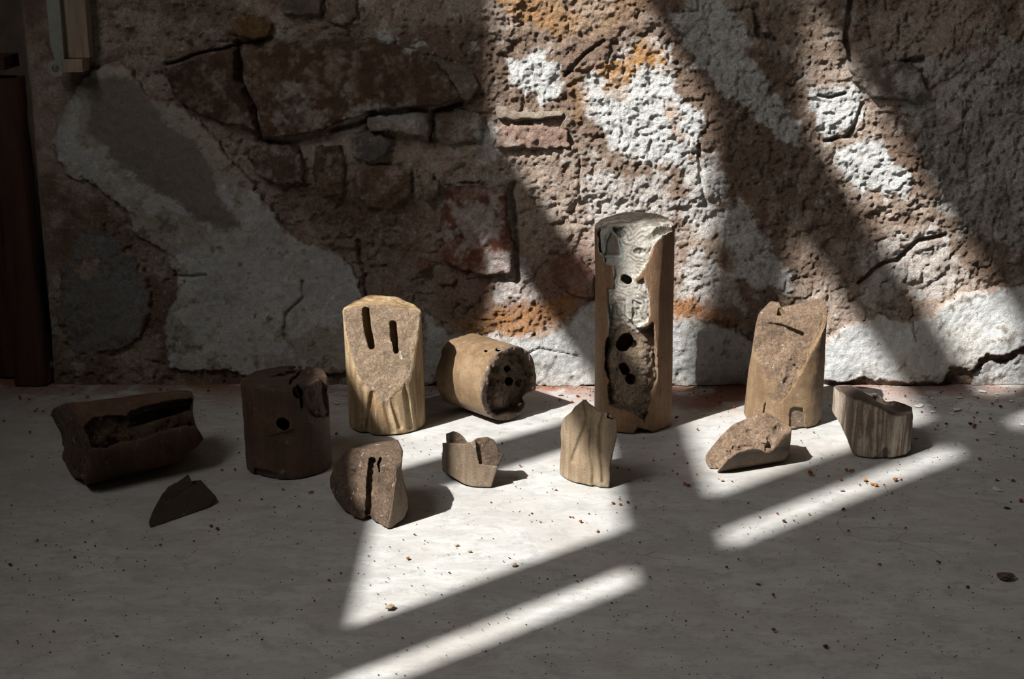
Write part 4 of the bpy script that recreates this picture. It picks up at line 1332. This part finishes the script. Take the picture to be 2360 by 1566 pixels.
for q in ((1867, 1096, 16), (1950, 1086, 9), (1960, 1089, 9), (1966, 1086, 7), (1938, 1108, 8), (1578, 1118, 9), (1586, 1121, 11), (1606, 1096, 5), (1656, 1215, 6), (1750, 1193, 5), (1865, 1187, 5),
          (1413, 1162, 8), (1430, 1165, 7), (1447, 1161, 9), (1428, 1153, 6), (1338, 1205, 9), (1313, 1193, 5), (1320, 1194, 5), (941, 1290, 10), (501, 1222, 10), (487, 1216, 9), (447, 1250, 6), (369, 1258, 7), (105, 1259, 6),
          (719, 1137, 8), (713, 1138, 6), (2257, 1061, 9), (2352, 1158, 12), (2333, 1110, 10), (1782, 1375, 10), (1783, 1456, 12), (1898, 1310, 5), (2027, 1303, 7), (1905, 1492, 9), (1162, 1128, 8), (775, 1003, 9), (725, 1386, 5), (1245, 1205, 5),
          (497, 1392, 6), (124, 1457, 7), (40, 1480, 6), (316, 1296, 5), (725, 1388, 5), (758, 1340, 7), (1287, 1118, 8), (1240, 915, 6), (1290, 925, 7), (1330, 915, 9), (1345, 925, 6), (1660, 930, 8), (1690, 940, 7), (1560, 965, 9)): red(*q)
for q in ((1052, 1259, 11), (1081, 1273, 10), (1185, 1305, 14), (897, 1405, 20), (1376, 1226, 10), (1940, 1132, 9), (1663, 1109, 8), (1290, 912, 11)): tnc(*q)
for q in ((172, 1287, 7), (236, 1311, 5), (24, 1304, 9), (285, 1317, 6), (603, 1152, 6), (632, 1170, 5), (508, 1134, 5), (1262, 1337, 6), (1340, 1340, 5), (928, 1473, 6), (1120, 1504, 6), (1410, 1392, 6), (1902, 1494, 11), (2012, 1197, 8), (1675, 1310, 8), (1955, 1226, 7), (2230, 1356, 9),
          (1185, 1305, 8), (2160, 1296, 6), (2164, 1298, 7), (1806, 1203, 8), (1810, 1204, 6), (2056, 1140, 6), (2180, 980, 9), (2236, 980, 11), (2247, 984, 9), (2306, 940, 10)): drk(*q)
for q in ((1943, 1176, 7, 2.4), (2322, 1174, 8, 2.2), (2087, 1219, 6, 2.0), (1748, 1349, 6, 2.0)): drk(*q)
for q in ((2117, 937, 18), (2124, 934, 12), (2205, 945, 20), (2194, 954, 14), (2213, 917, 14), (2147, 919, 9), (2250, 912, 10), (2265, 903, 16), (2282, 954, 9), (2357, 980, 14), (2284, 1000, 14), (2298, 1107, 13), (2296, 1128, 20), (2305, 1132, 14), (2222, 1043, 8), (2203, 1055, 7), (2203, 1078, 6), (2147, 974, 9), (2112, 1010, 9), (2105, 1024, 8),
          (2268, 972, 8), (2310, 973, 9), (2150, 950, 12), (1884, 1240, 9), (2176, 1269, 9), (2158, 1421, 7), (1520, 1168, 9), (1622, 1038, 10), (775, 930, 12), (1705, 1140, 5), (2140, 935, 8), (2230, 930, 9), (2330, 925, 10)): wht(*q)
for k in range(165):
    px, py = rs.uniform(0, 2360), 900 + 640 * rs.rand() ** 1.7
    drk(px, py, rs.uniform(3.5, 6.0))
for k in range(130):
    px, py = rs.uniform(0, 2360), 895 + 300 * rs.rand() ** 2.2
    red(px, py, rs.uniform(4.0, 7.5))
for k in range(40):
    px, py = rs.uniform(2080, 2360), rs.uniform(895, 1080)
    wht(px, py, rs.uniform(4, 8))
# countless specks of grit
def specks(n):
    V, Q, T = [], [], []
    for k in range(n):
        px, py = rs.uniform(-60, 2420), 892 + 680 * rs.rand() ** 2.0
        p = fl(px, py)
        if not clear(p) and p[1] < -0.03:
            continue
        r = rs.uniform(0.0004, 0.0011)
        a0 = rs.uniform(0, 6.28)
        b = len(V)
        for j in range(4):
            a = a0 + j * 1.57 + rs.uniform(-0.4, 0.4)
            V.append((p[0] + r * math.cos(a), p[1] + r * math.sin(a), 0.0))
        V.append((p[0], p[1], r * 0.9))
        for j in range(4):
            Q.append([b + j, b + (j + 1) % 4, b + 4])
    o = link('floor_grit', mesh_np('floor_grit', V, Q, smooth=False), M_DRK)
    o['kind'] = 'stuff'
    tag(o, 'fine dark grit scattered over the grey floor', 'grit')
specks(2600)
# larger pebble and the loose threads
pm_ = crumb_geo(rs, 0.55, 3)
pm_.materials.append(plain('pebble_brown', (0.07, 0.045, 0.035), (0.17, 0.11, 0.085), 220, 0.6, 0.4))
pe = link('pebble', pm_)
pp = fl(2316, 1336)
pe.location = (pp[0], pp[1], 0)
pe.scale = (0.0088, 0.0060, 0.0055)
tag(pe, 'brown rounded pebble alone on the bare grey floor', 'pebble')
M_HAIR = plain('thread', (0.10, 0.085, 0.07), (0.15, 0.125, 0.10), 100)
def thread(pts, label, rad_=0.00012):
    cu = bpy.data.curves.new('thread', 'CURVE')
    cu.dimensions = '3D'
    cu.bevel_depth = rad_
    cu.bevel_resolution = 1
    sp = cu.splines.new('NURBS')
    sp.points.add(len(pts) - 1)
    o0 = fl(*pts[0])
    for i, q in enumerate(pts):
        p = fl(*q) - o0
        sp.points[i].co = (p[0], p[1], rad_ + 0.0004, 1)
    sp.use_endpoint_u = True
    sp.order_u = 4
    cu.materials.append(M_HAIR)
    tmp = bpy.data.objects.new('tmp', cu)
    COL.objects.link(tmp)
    dg = bpy.context.evaluated_depsgraph_get()
    me = bpy.data.meshes.new_from_object(tmp.evaluated_get(dg))
    bpy.data.objects.remove(tmp)
    o = link('thread', me, None, None, (o0[0], o0[1], 0))
    tag(o, label, 'thread')
thread([(1955, 1190), (1928, 1196), (1926, 1212), (1950, 1232), (1990, 1246), (2040, 1250), (2070, 1246), (2078, 1236), (2050, 1222), (2005, 1214), (1965, 1218), (1954, 1226)], 'fine dark looped thread lying on the floor')
thread([(2066, 1240), (2068, 1250), (2100, 1258), (2140, 1266), (2168, 1280), (2176, 1290)], 'fine dark wavy thread trailing from the looped one')
thread([(1440, 1296), (1456, 1268), (1466, 1266), (1468, 1280), (1488, 1284), (1520, 1270), (1500, 1276), (1470, 1284), (1545, 1292)], 'tangled fine thread beside the sunlit patch')
